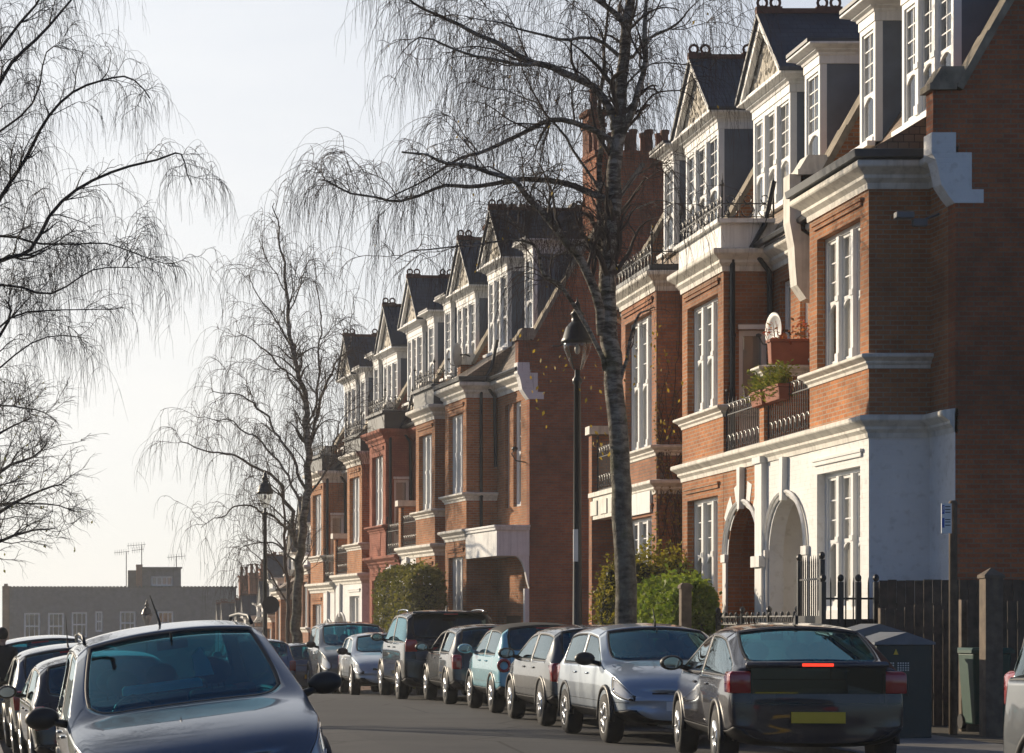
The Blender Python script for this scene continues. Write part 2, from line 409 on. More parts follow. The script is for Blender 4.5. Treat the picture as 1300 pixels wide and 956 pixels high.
# ---------------------------------------------------------------- house kit (x into the house, y along the street away from the camera)
def wallx(mb, x, th, y0, y1, z0, z1, holes=()):       # wall facing -x
    _wall(mb, lambda a, d, z: (x + d, a, z), th, y0, y1, z0, z1, holes)
def wally(mb, y, th, x0, x1, z0, z1, holes=()):       # wall facing -y
    _wall(mb, lambda a, d, z: (a, y + d, z), th, x0, x1, z0, z1, holes)
def _wall(mb, T, th, a0, a1, z0, z1, holes):
    A = sorted({a0, a1, *[h[0] for h in holes], *[h[1] for h in holes]}); Z = sorted({z0, z1, *[h[2] for h in holes], *[h[3] for h in holes]})
    A = [a for a in A if a0 <= a <= a1]; Z = [z for z in Z if z0 <= z <= z1]
    def solid(i, j):
        if i < 0 or j < 0 or i >= len(A) - 1 or j >= len(Z) - 1: return False
        ca, cz = (A[i] + A[i + 1]) / 2, (Z[j] + Z[j + 1]) / 2
        return not any(h[0] < ca < h[1] and h[2] < cz < h[3] for h in holes)
    for i in range(len(A) - 1):
        for j in range(len(Z) - 1):
            if not solid(i, j): continue
            p, q, r, t = A[i], A[i + 1], Z[j], Z[j + 1]
            mb.add([T(p, 0, r), T(q, 0, r), T(q, 0, t), T(p, 0, t)], [(0, 1, 2, 3)])
            mb.add([T(p, th, r), T(q, th, r), T(q, th, t), T(p, th, t)], [(3, 2, 1, 0)])
            if not solid(i - 1, j): mb.add([T(p, 0, r), T(p, th, r), T(p, th, t), T(p, 0, t)], [(0, 1, 2, 3)])
            if not solid(i + 1, j): mb.add([T(q, 0, r), T(q, th, r), T(q, th, t), T(q, 0, t)], [(3, 2, 1, 0)])
            if not solid(i, j - 1): mb.add([T(p, 0, r), T(q, 0, r), T(q, th, r), T(p, th, r)], [(0, 1, 2, 3)])
            if not solid(i, j + 1): mb.add([T(p, 0, t), T(q, 0, t), T(q, th, t), T(p, th, t)], [(3, 2, 1, 0)])
def sweep(mb, path, prof):
    P = [Vector((p[0], p[1])) for p in path]; n = len(P); k = len(prof)
    L = lambda d: Vector((-d.y, d.x))
    vs = []
    for i, p in enumerate(P):
        if i == 0: off = L((P[1] - p).normalized()); 
        elif i == n - 1: off = L((p - P[i - 1]).normalized())
        else:
            a, b = L((p - P[i - 1]).normalized()), L((P[i + 1] - p).normalized()); off = (a + b) / (1 + a.dot(b))
        for o, z in prof: vs.append((p.x + off.x * o, p.y + off.y * o, z))
    fs = [tuple(range(k)), tuple(range((n - 1) * k, n * k))[::-1]]
    for i in range(n - 1):
        for j in range(k): fs.append((i * k + j, (i + 1) * k + j, (i + 1) * k + (j + 1) % k, i * k + (j + 1) % k))
    mb.add(vs, fs)
def corn(z, h, d):       # moulded cornice, top at z
    return [(-.04, z - h), (d * .12, z - h), (d * .16, z - h * .78), (d * .42, z - h * .62), (d * .42, z - h * .5), (d * .72, z - h * .36), (d * .95, z - h * .26), (d, z - h * .2), (d, z - h * .05), (d * .9, z), (-.04, z + .03)]
def arch_wall(mb, x, th, y0, y1, z0, z1, a0, a1, zs, n=16):
    cy, r = (a0 + a1) / 2, (a1 - a0) / 2
    mb.box(x, x + th, y0, a0, z0, z1); mb.box(x, x + th, a1, y1, z0, z1)
    pts = [(cy - r * math.cos(math.pi * i / n), zs + r * .92 * math.sin(math.pi * i / n)) for i in range(n + 1)]
    for i in range(n):
        (p, q), (s, t) = pts[i], pts[i + 1]
        mb.add([(x, p, q), (x, s, t), (x, s, z1), (x, p, z1)], [(0, 1, 2, 3)])
        mb.add([(x + th, p, q), (x + th, s, t), (x + th, s, z1), (x + th, p, z1)], [(3, 2, 1, 0)])
        mb.add([(x, p, q), (x, s, t), (x + th, s, t), (x + th, p, q)], [(3, 2, 1, 0)])
        mb.add([(x, p, z1), (x, s, z1), (x + th, s, z1), (x + th, p, z1)], [(0, 1, 2, 3)])
    return pts
FX = lambda x: Matrix(((0, 1, 0, x), (1, 0, 0, 0), (0, 0, 1, 0), (0, 0, 0, 1)))      # (a,d,z)->(x+d, a, z)
FY = lambda y: Matrix(((1, 0, 0, 0), (0, 1, 0, y), (0, 0, 1, 0), (0, 0, 0, 1)))      # (a,d,z)->(a, y+d, z)
def sash(par, Mx, a0, a1, z0, z1, n=3, zt=None, cols=2, rows=3, fr=.07, mull=.13, arch=.12, curtain='curtain', name='window', lite=False, heavy=True):
    zt = zt if zt is not None else z0 + (z1 - z0) * .52
    fm = MB(Mx)
    fm.box(a0, a0 + fr, 0, .13, z0, z1); fm.box(a1 - fr, a1, 0, .13, z0, z1)
    fm.box(a0 + fr, a1 - fr, 0, .13, z1 - fr, z1); fm.box(a0 + fr, a1 - fr, -.02, .13, z0, z0 + fr)
    w = (a1 - a0 - 2 * fr - (n - 1) * mull) / n
    pm = MB(Mx)
    for i in range(n):
        l = a0 + fr + i * (w + mull); r = l + w
        if i:
            if heavy:      # moulded mullion: slim shaft with a base block and a cap
                fm.box(l - mull, l, -.035, .12, z0 + fr, z1 - fr)
                fm.box(l - mull - .02, l + .02, -.055, -.036, z0 + fr, z0 + fr + .16)
                fm.box(l - mull - .02, l + .02, -.055, -.036, zt - .02, zt + .07)
            else: fm.box(l - mull, l, .01, .12, z0 + fr, z1 - fr)
        s = .045
        fm.box(l, l + s, .03, .09, z0 + fr, z1 - fr); fm.box(r - s, r, .03, .09, z0 + fr, z1 - fr)
        fm.box(l + s, r - s, .03, .09, z1 - fr - .05, z1 - fr); fm.box(l + s, r - s, .05, .11, z0 + fr, z0 + fr + .08)
        fm.box(l + s, r - s, .025, .1, zt - .03, zt + .03)
        if arch and not lite:
            m = 8; c = (l + r) / 2; hw = w / 2 - s
            for q in range(m):
                t0, t1 = -1 + 2 * q / m, -1 + 2 * (q + 1) / m
                h0, h1 = arch * t0 * t0 + .004, arch * t1 * t1 + .004
                fm.prism([(c + hw * t0, .03, zt - .03), (c + hw * t1, .03, zt - .03), (c + hw * t1, .03, zt - .03 - h1), (c + hw * t0, .03, zt - .03 - h0)], (0, .05, 0) if Mx is None else (0, .05, 0))
        if not lite:
            for c in range(1, cols):
                x = l + s + (w - 2 * s) * c / cols; fm.box(x - .011, x + .011, .045, .075, zt + .03, z1 - fr - .05)
            for c in range(1, rows):
                z = zt + .03 + (z1 - fr - .05 - zt - .03) * c / rows; fm.box(l + s, r - s, .046, .074, z - .011, z + .011)
        pm.box(l + s * .5, r - s * .5, .057, .065, z0 + fr, z1 - fr)
    o = fm.build(name, 'sash', par)
    tgt = o if par.parent is None else par
    pm.build('pane', 'pane', tgt)
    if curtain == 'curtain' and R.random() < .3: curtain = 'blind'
    cm = MB(Mx)      # pleated net curtain inside; some sheets are coloured dark as an unlit room
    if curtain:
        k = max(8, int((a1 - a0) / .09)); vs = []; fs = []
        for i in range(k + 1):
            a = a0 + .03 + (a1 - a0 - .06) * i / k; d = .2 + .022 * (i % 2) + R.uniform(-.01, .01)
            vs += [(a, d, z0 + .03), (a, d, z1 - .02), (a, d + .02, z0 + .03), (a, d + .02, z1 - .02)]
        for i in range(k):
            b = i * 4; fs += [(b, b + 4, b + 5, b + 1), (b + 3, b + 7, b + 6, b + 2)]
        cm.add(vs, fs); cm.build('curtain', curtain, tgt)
    return o

def railing(mb, pts, h, fancy=True, step=.13, rings=.26):
    """wrought iron balcony rail along a polyline: rails, upright bars, scroll rings and finials"""
    for (p, q) in zip(pts[:-1], pts[1:]):
        p, q = Vector(p), Vector(q); L = (q - p).length; d = (q - p) / L; U = Vector((0, 0, 1))
        for z in (.06, h * .78, h * .99): mb.tube([p + U * z, q + U * z], .013, 4)
        n = max(2, int(L / step))
        for i in range(n + 1):
            b = p + d * (L * i / n); mb.tube([b, b + U * h * .99], .009, 4)
        k = max(1, int(L / rings))
        for i in range(k):
            b = p + d * (L * (i + .5) / k)
            for z, r in ((h * .885, h * .095), (h * .25, h * .13)):
                c = b + U * z; m = 10
                mb.tube([c + d * r * math.cos(t * 2 * math.pi / m) + U * r * math.sin(t * 2 * math.pi / m) for t in range(m + 1)], .009, 4)
            if fancy:
                mb.tube([b + U * h, b + U * (h + .10)], [.012, .003], 4)
        for e in (p, q):
            mb.tube([e, e + U * (h + .22)], .017, 5); mb.ell(e + U * (h + .25), .035, .035, .045, 6, 4)
def cresting(mb, pts, h):
    """low scrollwork parapet rail"""
    for (p, q) in zip(pts[:-1], pts[1:]):
        p, q = Vector(p), Vector(q); L = (q - p).length; d = (q - p) / L; U = Vector((0, 0, 1))
        for z in (.03, h * .62): mb.tube([p + U * z, q + U * z], .014, 4)
        k = max(2, round(L / (h * .62)))
        for i in range(k):
            b = p + d * (L * (i + .5) / k); r = h * .27
            for z, rr in ((h * .33, r), (h * .80, r * .62)):
                c = b + U * z; m = 10
                mb.tube([c + d * rr * math.cos(t * 2 * math.pi / m + .6) + U * rr * math.sin(t * 2 * math.pi / m + .6) for t in range(m)], .012, 4)
            if i: 
                e = p + d * (L * i / k); mb.tube([e, e + U * h * 1.05], [.012, .004], 4)
        for e in (p, q):
            mb.tube([e, e + U * (h + .28)], .018, 5); mb.ell(e + U * (h + .2), .045, .045, .05, 6, 4); mb.tube([e + U * (h + .28), e + U * (h + .42)], [.014, .002], 4)

def house(name, label, loc, rz, L, b, e, zs=1.0, p=.96, bay='near', z=(4.7, 5.7, 8.7), top='skirt', end=None, painted=False, brick='brick', porch='arch',
          zb=-.6, depth=9.5, ents=None, tri=None, sng=None, side_door=False, lite=False, group=None, bay_curtain='curtain', ridge=14.2, cap='tile', noparty=False, gwin=True, chim=False, trim='stone', voussoir=None):
    H = thing(name, label, 'house', loc, rz, group)
    z1, z2, z3 = z; b0, b1 = b; e0, e1 = e; s = zs
    th = .28
    # --- window openings
    bw0, bw1 = b0 + .42, b1 - .42
    g0, g1 = z1 - 3.0 * s, z1 - .72 * s          # ground window
    f0, f1 = z2, z3 - .78 * s                     # first-floor window
    up = MB(); gr = MB()
    gmb = gr if painted else up
    gm = 'wbrick' if painted else brick
    wallx(up, 0, th, b0, b1, z1, z3 - .05, [(bw0, bw1, f0, f1)])
    wallx(gmb, 0, th, b0, b1, zb, z1 - (.001 if painted else 0), [(bw0, bw1, g0, g1)])
    dh = []
    if side_door: dh = [(.30, .86, z1 + .25, z1 + 2.45 * s)]
    wally(up, b0, th, th, p, z1, z3 - .05, dh)
    wally(gmb, b0, th, th, p, zb, z1)
    wally(up, b1 - th, th, th, p, z1, z3 - .05); wally(gmb, b1 - th, th, th, p, zb, z1)
    # raised brick surround above the windows
    for (t0, zt) in ((z3 - .62 * s, f1), (z1 - .58 * s, g1)):
        (up if t0 > z1 else gmb).box(-.035, .002, bw0 - .12, bw1 + .12, t0, t0 + .07)
        (up if t0 > z1 else gmb).box(-.055, .002, bw0 - .16, bw1 + .16, t0 + .071, t0 + .12)
    # main wall behind: entry windows + porch opening
    ew = ents if ents is not None else [(e0 + .35, e0 + .95), (e0 + 1.35, e0 + 1.95)]
    ez0, ez1 = z1 + .55 * s, z3 - .7 * s
    pa0, pa1 = e0 + .3, e1 - .35
    holes = [(a, c, ez0, ez1) for a, c in ew]
    if porch == 'arch': holes.append((e0 + .02, e1 - .02, -.2, z1 - .35))
    if porch == 'canopy': holes.append((e0 + .9, e1 - .7, .1, 2.6))
    wallx(up, p, th, .3 if end == 'near' else 0, L, zb, z3, holes)
    wally(up, L - .2, .2, p + th, depth, zb, z3)
    up.box(p + th, depth, .2, L - .2, zb, 0.0)                              # floor block
    up.box(p + th, p + th + .05, .3, L - .3, z1 - .25, z1 - .05)
    wallx(up, depth, .25, 0, L, zb, z3)
    if end != 'near': wally(up, 0, .2, p + th, depth, zb, z3)
    if painted and end == 'near':
        gr.box(p - .012, p - .001, 0, b0, zb, z1)      # painted strip beside the bay
    up.build('wall', brick, H)
    # interior backing so rooms read dark
    if porch == 'arch':
        pw = MB()
        cy = (pa0 + pa1) / 2
        pts = arch_wall(pw, .004, .26, e0 + .001, e1, zb, z1 - .28, pa0, pa1, z1 - 2.0 * s + .0)
        pw.box(.264, p - .002, e0 + .002, e0 + .12, zb, z1 - .3); pw.box(.264, p - .002, e1 - .12, e1, zb, z1 - .3)
        pw.box(.03, p + .95, e0 + .01, e1 - .01, z1 - .28, z1 - .02)
        pw.box(p + .95, p + 1.1, e0 + .02, e1 - .02, zb, z1 - .3)
        pw.box(p + th + .002, p + .95, e0 + .022, e0 + .12, zb, z1 - .3); pw.box(p + th + .002, p + .95, e1 - .12, e1 - .022, zb, z1 - .3)
        po = pw.build('porch', 'wbrick' if painted or voussoir is None else brick, H)
        if voussoir:
            for i0, i2 in ((0, 2), (3, 5), (6, 7), (9, 10), (11, 13), (14, 16)):      # white painted blocks alternating with brick round the arch
                zs_ = pts[0][1]; ex = lambda y, z_: (max(e0 + .02, min(e1 - .02, cy + (y - cy) * 1.5)), min(z1 - .3, zs_ + (z_ - zs_) * 1.5))
                inn = [pts[q] for q in range(i0, i2 + 1)]; poly = inn + [ex(*q) for q in inn[::-1]]
                k = MB(); k.prism([(-.008, a, b_) for a, b_ in poly], (.011, 0, 0)); k.build('voussoir', 'white', po)
        am = MB()     # moulded arch band, keystone, capitals
        for r0 in (0, 1):
            am.tube([(-.015 - .03 * r0, cy + (y - cy) * (1 + .09 + .07 * r0), q + .06 + .05 * r0) for y, q in pts], .035, 5)
        am.prism([(-.10, cy - .07, pts[8][1] - .05), (-.10, cy + .07, pts[8][1] - .05), (-.10, cy + .11, z1 - .3), (-.10, cy - .11, z1 - .3)], (.10, 0, 0))
        for yy in (pa0 - .16, pa1 + .16): 
            am.box(-.07, .0, yy - .15, yy + .15, z1 - 2.05 * s, z1 - 1.9 * s); am.box(-.04, .0, yy - .12, yy + .12, zb, z1 - 2.051 * s)
        am.build('arch_moulding', 'white', po)
        dm = MB(); dm.box(p + .88, p + .949, cy - .48, cy + .48, 0.1, 2.3); do = dm.build('front_door', 'door', H)
        MB().ell((p + .85, cy + .34, 1.15), .03, .035, .035, 8, 6).build('handle', 'chrome', do)
        st = MB(); st.box(-.3, p + .94, pa0, pa1, zb, 0.1); st.box(-.62, -.301, pa0 - .1, pa1 + .1, zb, -.08); st.build('doorstep', 'stone', H)
    if porch == 'canopy':
        cm = MB(); pz = z1 - .05
        a0, a1 = e0, e1 - .0
        cm.box(-.02, p - .002, a0, a1, pz - .75 * s, pz - .08); cm.box(-.08, p - .002, a0 - .06, a1, pz - .0799, pz)
        cm.box(-.12, p - .002, a0 - .1, a1, pz + .001, pz + .06)
        br = []                                    # curved bracket under the near end
        for i in range(9):
            t = i / 8; br.append((p - .42 * (1 - t) ** 1.0 * (1 - .35 * math.sin(t * math.pi)), pz - .75 * s - .85 * s * t ** 1.3))
        poly = [(p - .003, a0 + .02, pz - .75 * s)] + [(x, a0 + .02, zz) for x, zz in br] + [(p - .003, a0 + .02, pz - 1.6 * s)]
        cm.prism(poly, (0, .14, 0))
        cm.build('porch_canopy', 'white', H); cm = MB(); cm.box(p - .14, p - .003, a0 + .02, a0 + .16, zb, pz - 1.601 * s); cm.build('porch_post', 'white', H)
        dm = MB(); dm.box(p + .1, p + .17, e0 + .9, e1 - .7, .1, 2.6); dm.build('front_door', 'door', H)
    if painted: gr.build('painted_wall', gm, H)
    # --- cornices
    plan = [(p, b0), (0, b0), (0, b1), (p, b1)]
    cm = MB()
    if porch == 'arch':
        if bay == 'near': path = ([(p, 0)] if b0 > .1 else []) + [(p, b0), (0, b0), (0, b1), (-.09, b1 + .02), (-.09, L)] if False else ([(p, 0)] if b0 > .1 else []) + [(p, b0), (0, b0), (0, L)]
        else: path = [(0, 0), (0, b1), (p, b1), (p, L)]
        sweep(cm, path, corn(z1 + .03, .34 * s, .2 * s))
    else: sweep(cm, plan, corn(z1 + .03, .3 * s, .18 * s))
    cm.build('cornice', trim, H); cm = MB()
    sweep(cm, plan, corn(z2 - .005, .22 * s, .16 * s)); cm.build('sill_course', trim, H); cm = MB()
    sweep(cm, ([(p, 0)] if b0 > .1 else []) + plan + [(p, L)], corn(z3, .42 * s, .26 * s))
    cm.build('cornice', trim, H)
    # --- windows
    sash(H, FX(.14), bw0, bw1, f0, f1, 3, f0 + (f1 - f0) * .5, 2, 3, lite=lite, curtain=bay_curtain)
    if gwin: sash(H, FX(.14), bw0, bw1, g0, g1, 3, g0 + (g1 - g0) * .5, 2, 3, lite=lite, curtain=bay_curtain)
    for a, c in ew: sash(H, FX(p + .1), a, c, ez0, ez1, 1, None, 2, 3, lite=lite, curtain='curtain', heavy=False)
    if side_door:
        dm = MB(FY(b0 + .1)); x0, x1, q0, q1 = .30, .86, z1 + .25, z1 + 2.45 * s
        dm.box(x0, x0 + .1, 0, .08, q0, q1); dm.box(x1 - .1, x1, 0, .08, q0, q1); dm.box(x0 + .1, x1 - .1, 0, .08, q1 - .1, q1); dm.box(x0 + .1, x1 - .1, 0, .08, q0, q0 + .55)
        dm.box(x0 - .02, x1 + .02, -.14, -.02, q1 + .01, q1 + .1)
        do = dm.build('balcony_door', 'sash', H)
        MB(FY(b0 + .13)).box(x0 + .1, x1 - .1, .01, .02, q0 + .55, q1 - .1).build('pane', 'pane', do)
        MB(FY(b0 + .25)).box(x0 + .05, x1 - .05, .01, .03, q0 + .5, q1 - .05).build('curtain', 'curtain', do)
    # --- mansard roof
    tan = math.tan(rad(57)); xe = p - .22; ze = z3 - .02
    xr = lambda q: xe + (q - ze) / tan
    xt = xr(ridge)
    rf = MB()
    rf.prism([(xe, .02, ze), (xe + .02, .02, ze + .06), (xt, .02, ridge), (depth - (xt - xe), .02, ridge), (depth, .02, ze), (xe + .5, .02, ze)], (0, L - .04, 0))
    if top == 'skirt':      # tiled skirt over the bay up to the dormer
        rf.prism([(-.16, b0 - .1, z3 + .03), (-.16, b0 - .1, z3 + .09), (1.38, b0 - .1, z3 + 1.0 * s), (1.38, b0 - .1, z3 + .03)], (0, b1 - b0 + .2, 0))
    rf.build('roof', cap, H)
    if top == 'skirt':
        lm = MB(); sweep(lm, [(p, b0 - .02), (-.02, b0 - .02), (-.02, b1 + .02), (p, b1 + .02)], [(.0, z3 + .035), (.29, z3 + .035), (.31, z3 + .15), (.24, z3 + .17), (0, z3 + .17)])
        lm.build('gutter', 'darklead', H)
    if top == 'terrace':
        tm = MB(); tm.box(-.06, p + .3, b0 - .05, b1 + .05, z3 + .031, z3 + .5 * s)
        sweep(tm, plan, [(.05, z3 + .5 * s), (.16, z3 + .5 * s), (.16, z3 + .58 * s), (.05, z3 + .6 * s)])
        tm.box(.0, p, b0 + .02, b1 - .02, z3 + .5 * s + .002, z3 + .56 * s)
        tm.build('parapet', 'white' if zs == 1 else 'darklead', H)
        rm = MB(); cresting(rm, [(p, b0 - .02, z3 + .6 * s), (-.03, b0 - .02, z3 + .6 * s), (-.03, b1 + .02, z3 + .6 * s), (p, b1 + .02, z3 + .6 * s)], .46 * s)
        rm.build('parapet_railing', 'iron', H)
    if top == 'rail':
        tm = MB(); sweep(tm, plan, [(-.1, z3 + .031), (.2, z3 + .031), (.2, z3 + .12), (-.1, z3 + .12)]); tm.build('parapet', 'darklead', H)
        rm = MB(); cresting(rm, [(p, b0 - .02, z3 + .12), (-.1, b0 - .02, z3 + .12), (-.1, b1 + .02, z3 + .12), (p, b1 + .02, z3 + .12)], .5)
        rm.build('parapet_railing', 'iron', H)
    # --- dormers
    def dormer(d0, d1, n, gable, x=1.38, q0=1.0, q1=3.1):
        a, c = z3 + q0 * s, z3 + q1 * s
        D = MB()
        wallx(D, x + .02, .12, d0 + .002, d1 - .002, a, c + .02, [(d0 + .08, d1 - .08, a + .06, c - .02)])
        xb = xr(c) + .35
        for y in (d0, d1 - .1):
            D.prism([(x + .14, y, a - .25), (x + .14, y, c + .3), (xb + .6, y, c + .3), (max(xr(a) - .1, x + .2), y, a - .25)], (0, .1, 0))
        o = D.build('dormer', 'lead', H)
        sash(o, FX(x - .02), d0, d1, a, c, n, a + (c - a) * .42, 2, 4, fr=.1, mull=.14, lite=lite, name='window_frame')
        wm = MB()
        wm.box(x - .04, x + .16, d0 - .02, d1 + .02, c + .002, c + .24 * s)
        wm.box(x + .161, xb + .5, d0 - .03, d0 + .02, c - .0, c + .24 * s); wm.box(x + .161, xb + .5, d1 - .02, d1 + .03, c, c + .24 * s)
        pr = corn(c + .36 * s, .2 * s, .26 * s)
        sweep(wm, [(xb, d0 - .02), (x - .03, d0 - .02), (x - .03, d1 + .02), (xb, d1 + .02)], pr)
        sl_ = MB(); sl_.box(x - .18, x - .041, d0 - .06, d1 + .06, a - .09, a - .002); sl_.build('sill', 'white', o)
        if gable:
            gzt = c + .38 * s; apex = gzt + 1.42 * s; m = (d0 + d1) / 2; hw = (d1 - d0) / 2 + .24
            t = .17
            for sg in (-1, 1):       # barge boards
                bb = MB(); bb.prism([(x - .26, m + sg * hw, gzt), (x - .26, m + sg * (hw - t * 1.1), gzt), (x - .26, m, apex - t * 1.35), (x - .26, m, apex)], (.12, 0, 0)); bb.build('bargeboard', 'white', o)
            wm.box(x - .2, x - .05, m - hw + .1, m + hw - .1, gzt - .04, gzt + .08)
            wm.build('dormer_fascia', 'white', o)
            pd = MB(); k = 9      # relief-plaster tympanum
            pd.prism([(x - .1, m - hw + .12, gzt + .05), (x - .1, m + hw - .12, gzt + .05), (x - .1, m, apex - .12)], (.1, 0, 0))
            for i in range(46 if not lite else 0):
                t_ = R.random(); y = m + R.uniform(-1, 1) * (hw - .28) * (1 - t_); q = gzt + .18 + t_ * (apex - gzt - .5)
                r_ = R.uniform(.035, .075); pd.ell((x - .1, y, q), .035, r_, r_, 6, 4)
            pd.build('pediment', 'rough', o)
            rm = MB(); xk = max(xr(apex), xt) + .05
            for sg in (-1, 1):
                rm.prism([(x - .32, m + sg * (hw + .06), gzt - .03), (x - .32, m + sg * (hw + .06), gzt + .05), (x - .32, m, apex + .09), (x - .32, m, apex + .0)], (xk - x + .3, 0, 0))
            rm.build('gable_roof', 'slate', o)
            cm_ = MB(); cm_.box(x - .33, xk, m - .07, m + .07, apex + .05, apex + .15)
            for xx in [x - .2] + ([x + 1.0] if xk - x > 1.6 else []) + ([xk - .5] if xk - x > 2.4 else []):
                for dx in (0, .26):
                    cm_.ring((xx + dx, m, apex + .27), .095, .03, 'y', 12, 5); cm_.ell((xx + dx, m, apex + .17), .05, .05, .06, 6, 4)
                cm_.box(xx - .13, xx + .39, m - .05, m + .05, apex + .12, apex + .19)
            cm_.build('ridge_crest', 'ridge', o)
        else:
            wm.build('dormer_fascia', 'white', o)
            fm = MB(); fm.box(x - .32, xb + .5, d0 - .2, d1 + .2, c + .365 * s, c + .43 * s); fm.build('flat_roof', 'darklead', o)
        return o
    if tri is None: tri = (b0 + .2, b1 - .35)
    dormer(tri[0], tri[1], 3, True)
    if sng is None: m = (e0 + e1) / 2; sng = (m - .3, m + .65)
    if sng: dormer(sng[0], sng[1], 1, False, q0=1.12, q1=3.2)
    # --- party wall at the far side / gable end at the near side
    def coping_wall(y, tw, full, mname):
        lift = .42
        xa = xe - .12; za = ze + .9
        top_ = [(xa, ze - 1.2 if full else ze - .3), (xa, za)]
        sl = [(xr(za - lift + 0) if False else xa + .28, za)]
        k = 6
        for i in range(k + 1):
            q = za + (ridge + lift - za) * i / k; sl.append((max(xr(q - lift), xa + .28) - .07 * math.sin(i / k * math.pi) * 2, q))
        back = [(depth - (xt - xe), ridge + lift), (depth + .1, ze + .2), (depth + .1, zb if full else ze - .3)]
        poly = []
        if full:
            cv = [(p - .002, ze - 0.812), (p - .08, ze - 0.713), (p - .2, ze - 0.530), (p - .24, ze - 0.318), (xa + .06, ze - 0.166), (xa, ze - 0.059)]
            poly = [(p - .002, zb)] + cv + [(xa, za)]
        else: poly = [(xa + .3, ze - .3), (xa, ze - .1), (xa, za)]
        poly += sl + back
        w = MB(); w.prism([(x, y, q) for x, q in poly], (0, tw, 0))
        o = w.build('gable_wall' if full else 'party_wall', mname, H)
        c = MB()
        for (u, v) in zip(sl[1:-1], sl[2:]):
            dx, dz = v[0] - u[0], v[1] - u[1]; l = math.hypot(dx, dz); nx, nz = -dz / l, dx / l
            c.prism([(u[0] + nx * .0, y - .06, u[1] + nz * .0 + .004), (v[0] + dx / l * .02, y - .06, v[1] + .004), (v[0] + nx * .13 + dx / l * .03, y - .06, v[1] + nz * .13), (u[0] + nx * .10, y - .06, u[1] + nz * .10)], (0, tw + .12, 0))
        c.build('coping', 'coping', o)
        kn = MB()
        kn.box(xa - .07, xa + .34, y - .07, y + tw + .07, za + .002, za + .1)
        kn.prism([(xa - .04, y - .04, za + .1), (xa + .5, y - .04, za + .1), (xa + .46, y - .04, za + .36), (xa + .12, y - .04, za + .36)], (0, tw + .08, 0))
        kn.build('kneeler', 'stone' if not full else 'coping', o)
        return o, xa, za
    if not noparty: coping_wall(L - .2, .4, False, brick)
    if end == 'near':
        o, xa, za = coping_wall(0, .3, True, 'brick_end')
        if painted or zs > 1:      # white painted stepped patch on the corbel
            k = MB()
            pl = [(xa - .012, ze - 0.059), (xa + .05, ze - 0.166), (p - .25, ze - 0.318), (p - .21, ze - 0.530), (p - .09, ze - 0.713), (p - .01, ze - 0.812),
                  (p + .42, ze - 0.812), (p + .42, ze - 0.606), (p + .24, ze - 0.606), (p + .24, ze - 0.044), (p + .0, ze - 0.044), (p + .0, ze + 0.260), (xa - .012, ze + 0.260)]
            k.prism([(x, -.022, q) for x, q in pl], (0, .02, 0)); k.prism([(x, .301, q) for x, q in [(a, b_) for a, b_ in pl[:6]] + [(p - .01, ze + 0.260), (xa - .012, ze + 0.260)]], (0, .02, 0))
            cvx = pl[:6]
            for (u, v_) in zip(cvx[:-1], cvx[1:]): k.prism([(u[0] - .014, -.023, u[1]), (u[0] + .02, -.023, u[1]), (v_[0] + .02, -.023, v_[1]), (v_[0] - .014, -.023, v_[1])], (0, .345, 0))
            k.prism([(xa - .03, -.024, ze - 0.059), (xa + .01, -.024, ze - 0.059), (xa + .01, -.024, ze + 0.260), (xa - .03, -.024, ze + 0.260)], (0, .347, 0))
            k.build('painted_kneeler', 'wbrick', o)
    if chim: chimney(H, chim, brick)
    # eaves gutter over the entry and a downpipe
    gm_ = MB(); e_0, e_1 = (e0 + .05, L) if bay == 'near' else (0, b0 - .05)
    gm_.tube([(p - .36, e0 + .05, z3 + .06), (p - .36, e1 - .1, z3 + .06)], .07, 6); gm_.build('eaves_gutter', 'pipe', H)
    dp = MB(); yy = b0 - .07 if bay == 'far' else b1 + .07
    xx = .62 if bay == 'far' else .7
    if side_door: xx = .16
    if porch == 'canopy': yy = b0 - .07; xx = .45
    dp.tube([(xx, yy, z1 + .05), (xx, yy, z3 - .02)], .05, 8)
    for q in (z1 + 1, z2 + 1.3): dp.tube([(xx, yy, q), (xx, yy, q + .07)], .065, 8)
    dp.build('drainpipe', 'pipe', H)
    if side_door or bay == 'far':
        dp = MB(); yy2 = b0 - .06
        dp.tube([(p - .02, yy2 - .05, z3 + 1.3), (p - .2, yy2 - .05, z3 + .45), (p - .45, yy2 - .05, z3 + .02), (p - .1, yy2 - .05, z3 - .45), (p - .07, yy2 - .05, z3 - 2.6)], .055, 8)
        dp.build('drainpipe', 'pipe', H)
    return H
def chimney(H, specs, brick):
    for (x0, x1, y0, y1, q0, q1, pots) in specs:
        c = MB(); c.box(x0, x1, y0, y1, q0, q1 - .5)
        c.box(x0 - .05, x1 + .05, y0 - .05, y1 + .05, q1 - .5 + .001, q1 - .38); c.box(x0, x1, y0, y1, q1 - .379, q1 - .15); c.box(x0 - .08, x1 + .08, y0 - .08, y1 + .08, q1 - .149, q1)
        o = c.build('chimney', 'brick_end', H)
        for i in range(pots):
            x = x0 + (x1 - x0) * (i + .5) / pots
            for y in ([y0 + (y1 - y0) * .5] if y1 - y0 < .8 else [y0 + (y1 - y0) * .28, y0 + (y1 - y0) * .72]):
                MB().lathe([(.13, q1), (.14, q1 + .06), (.11, q1 + .1), (.105, q1 + .55), (.14, q1 + .6), (.14, q1 + .68), (.11, q1 + .7)], (x, y, 0), 10).build('chimney_pot', 'pot', o, True)
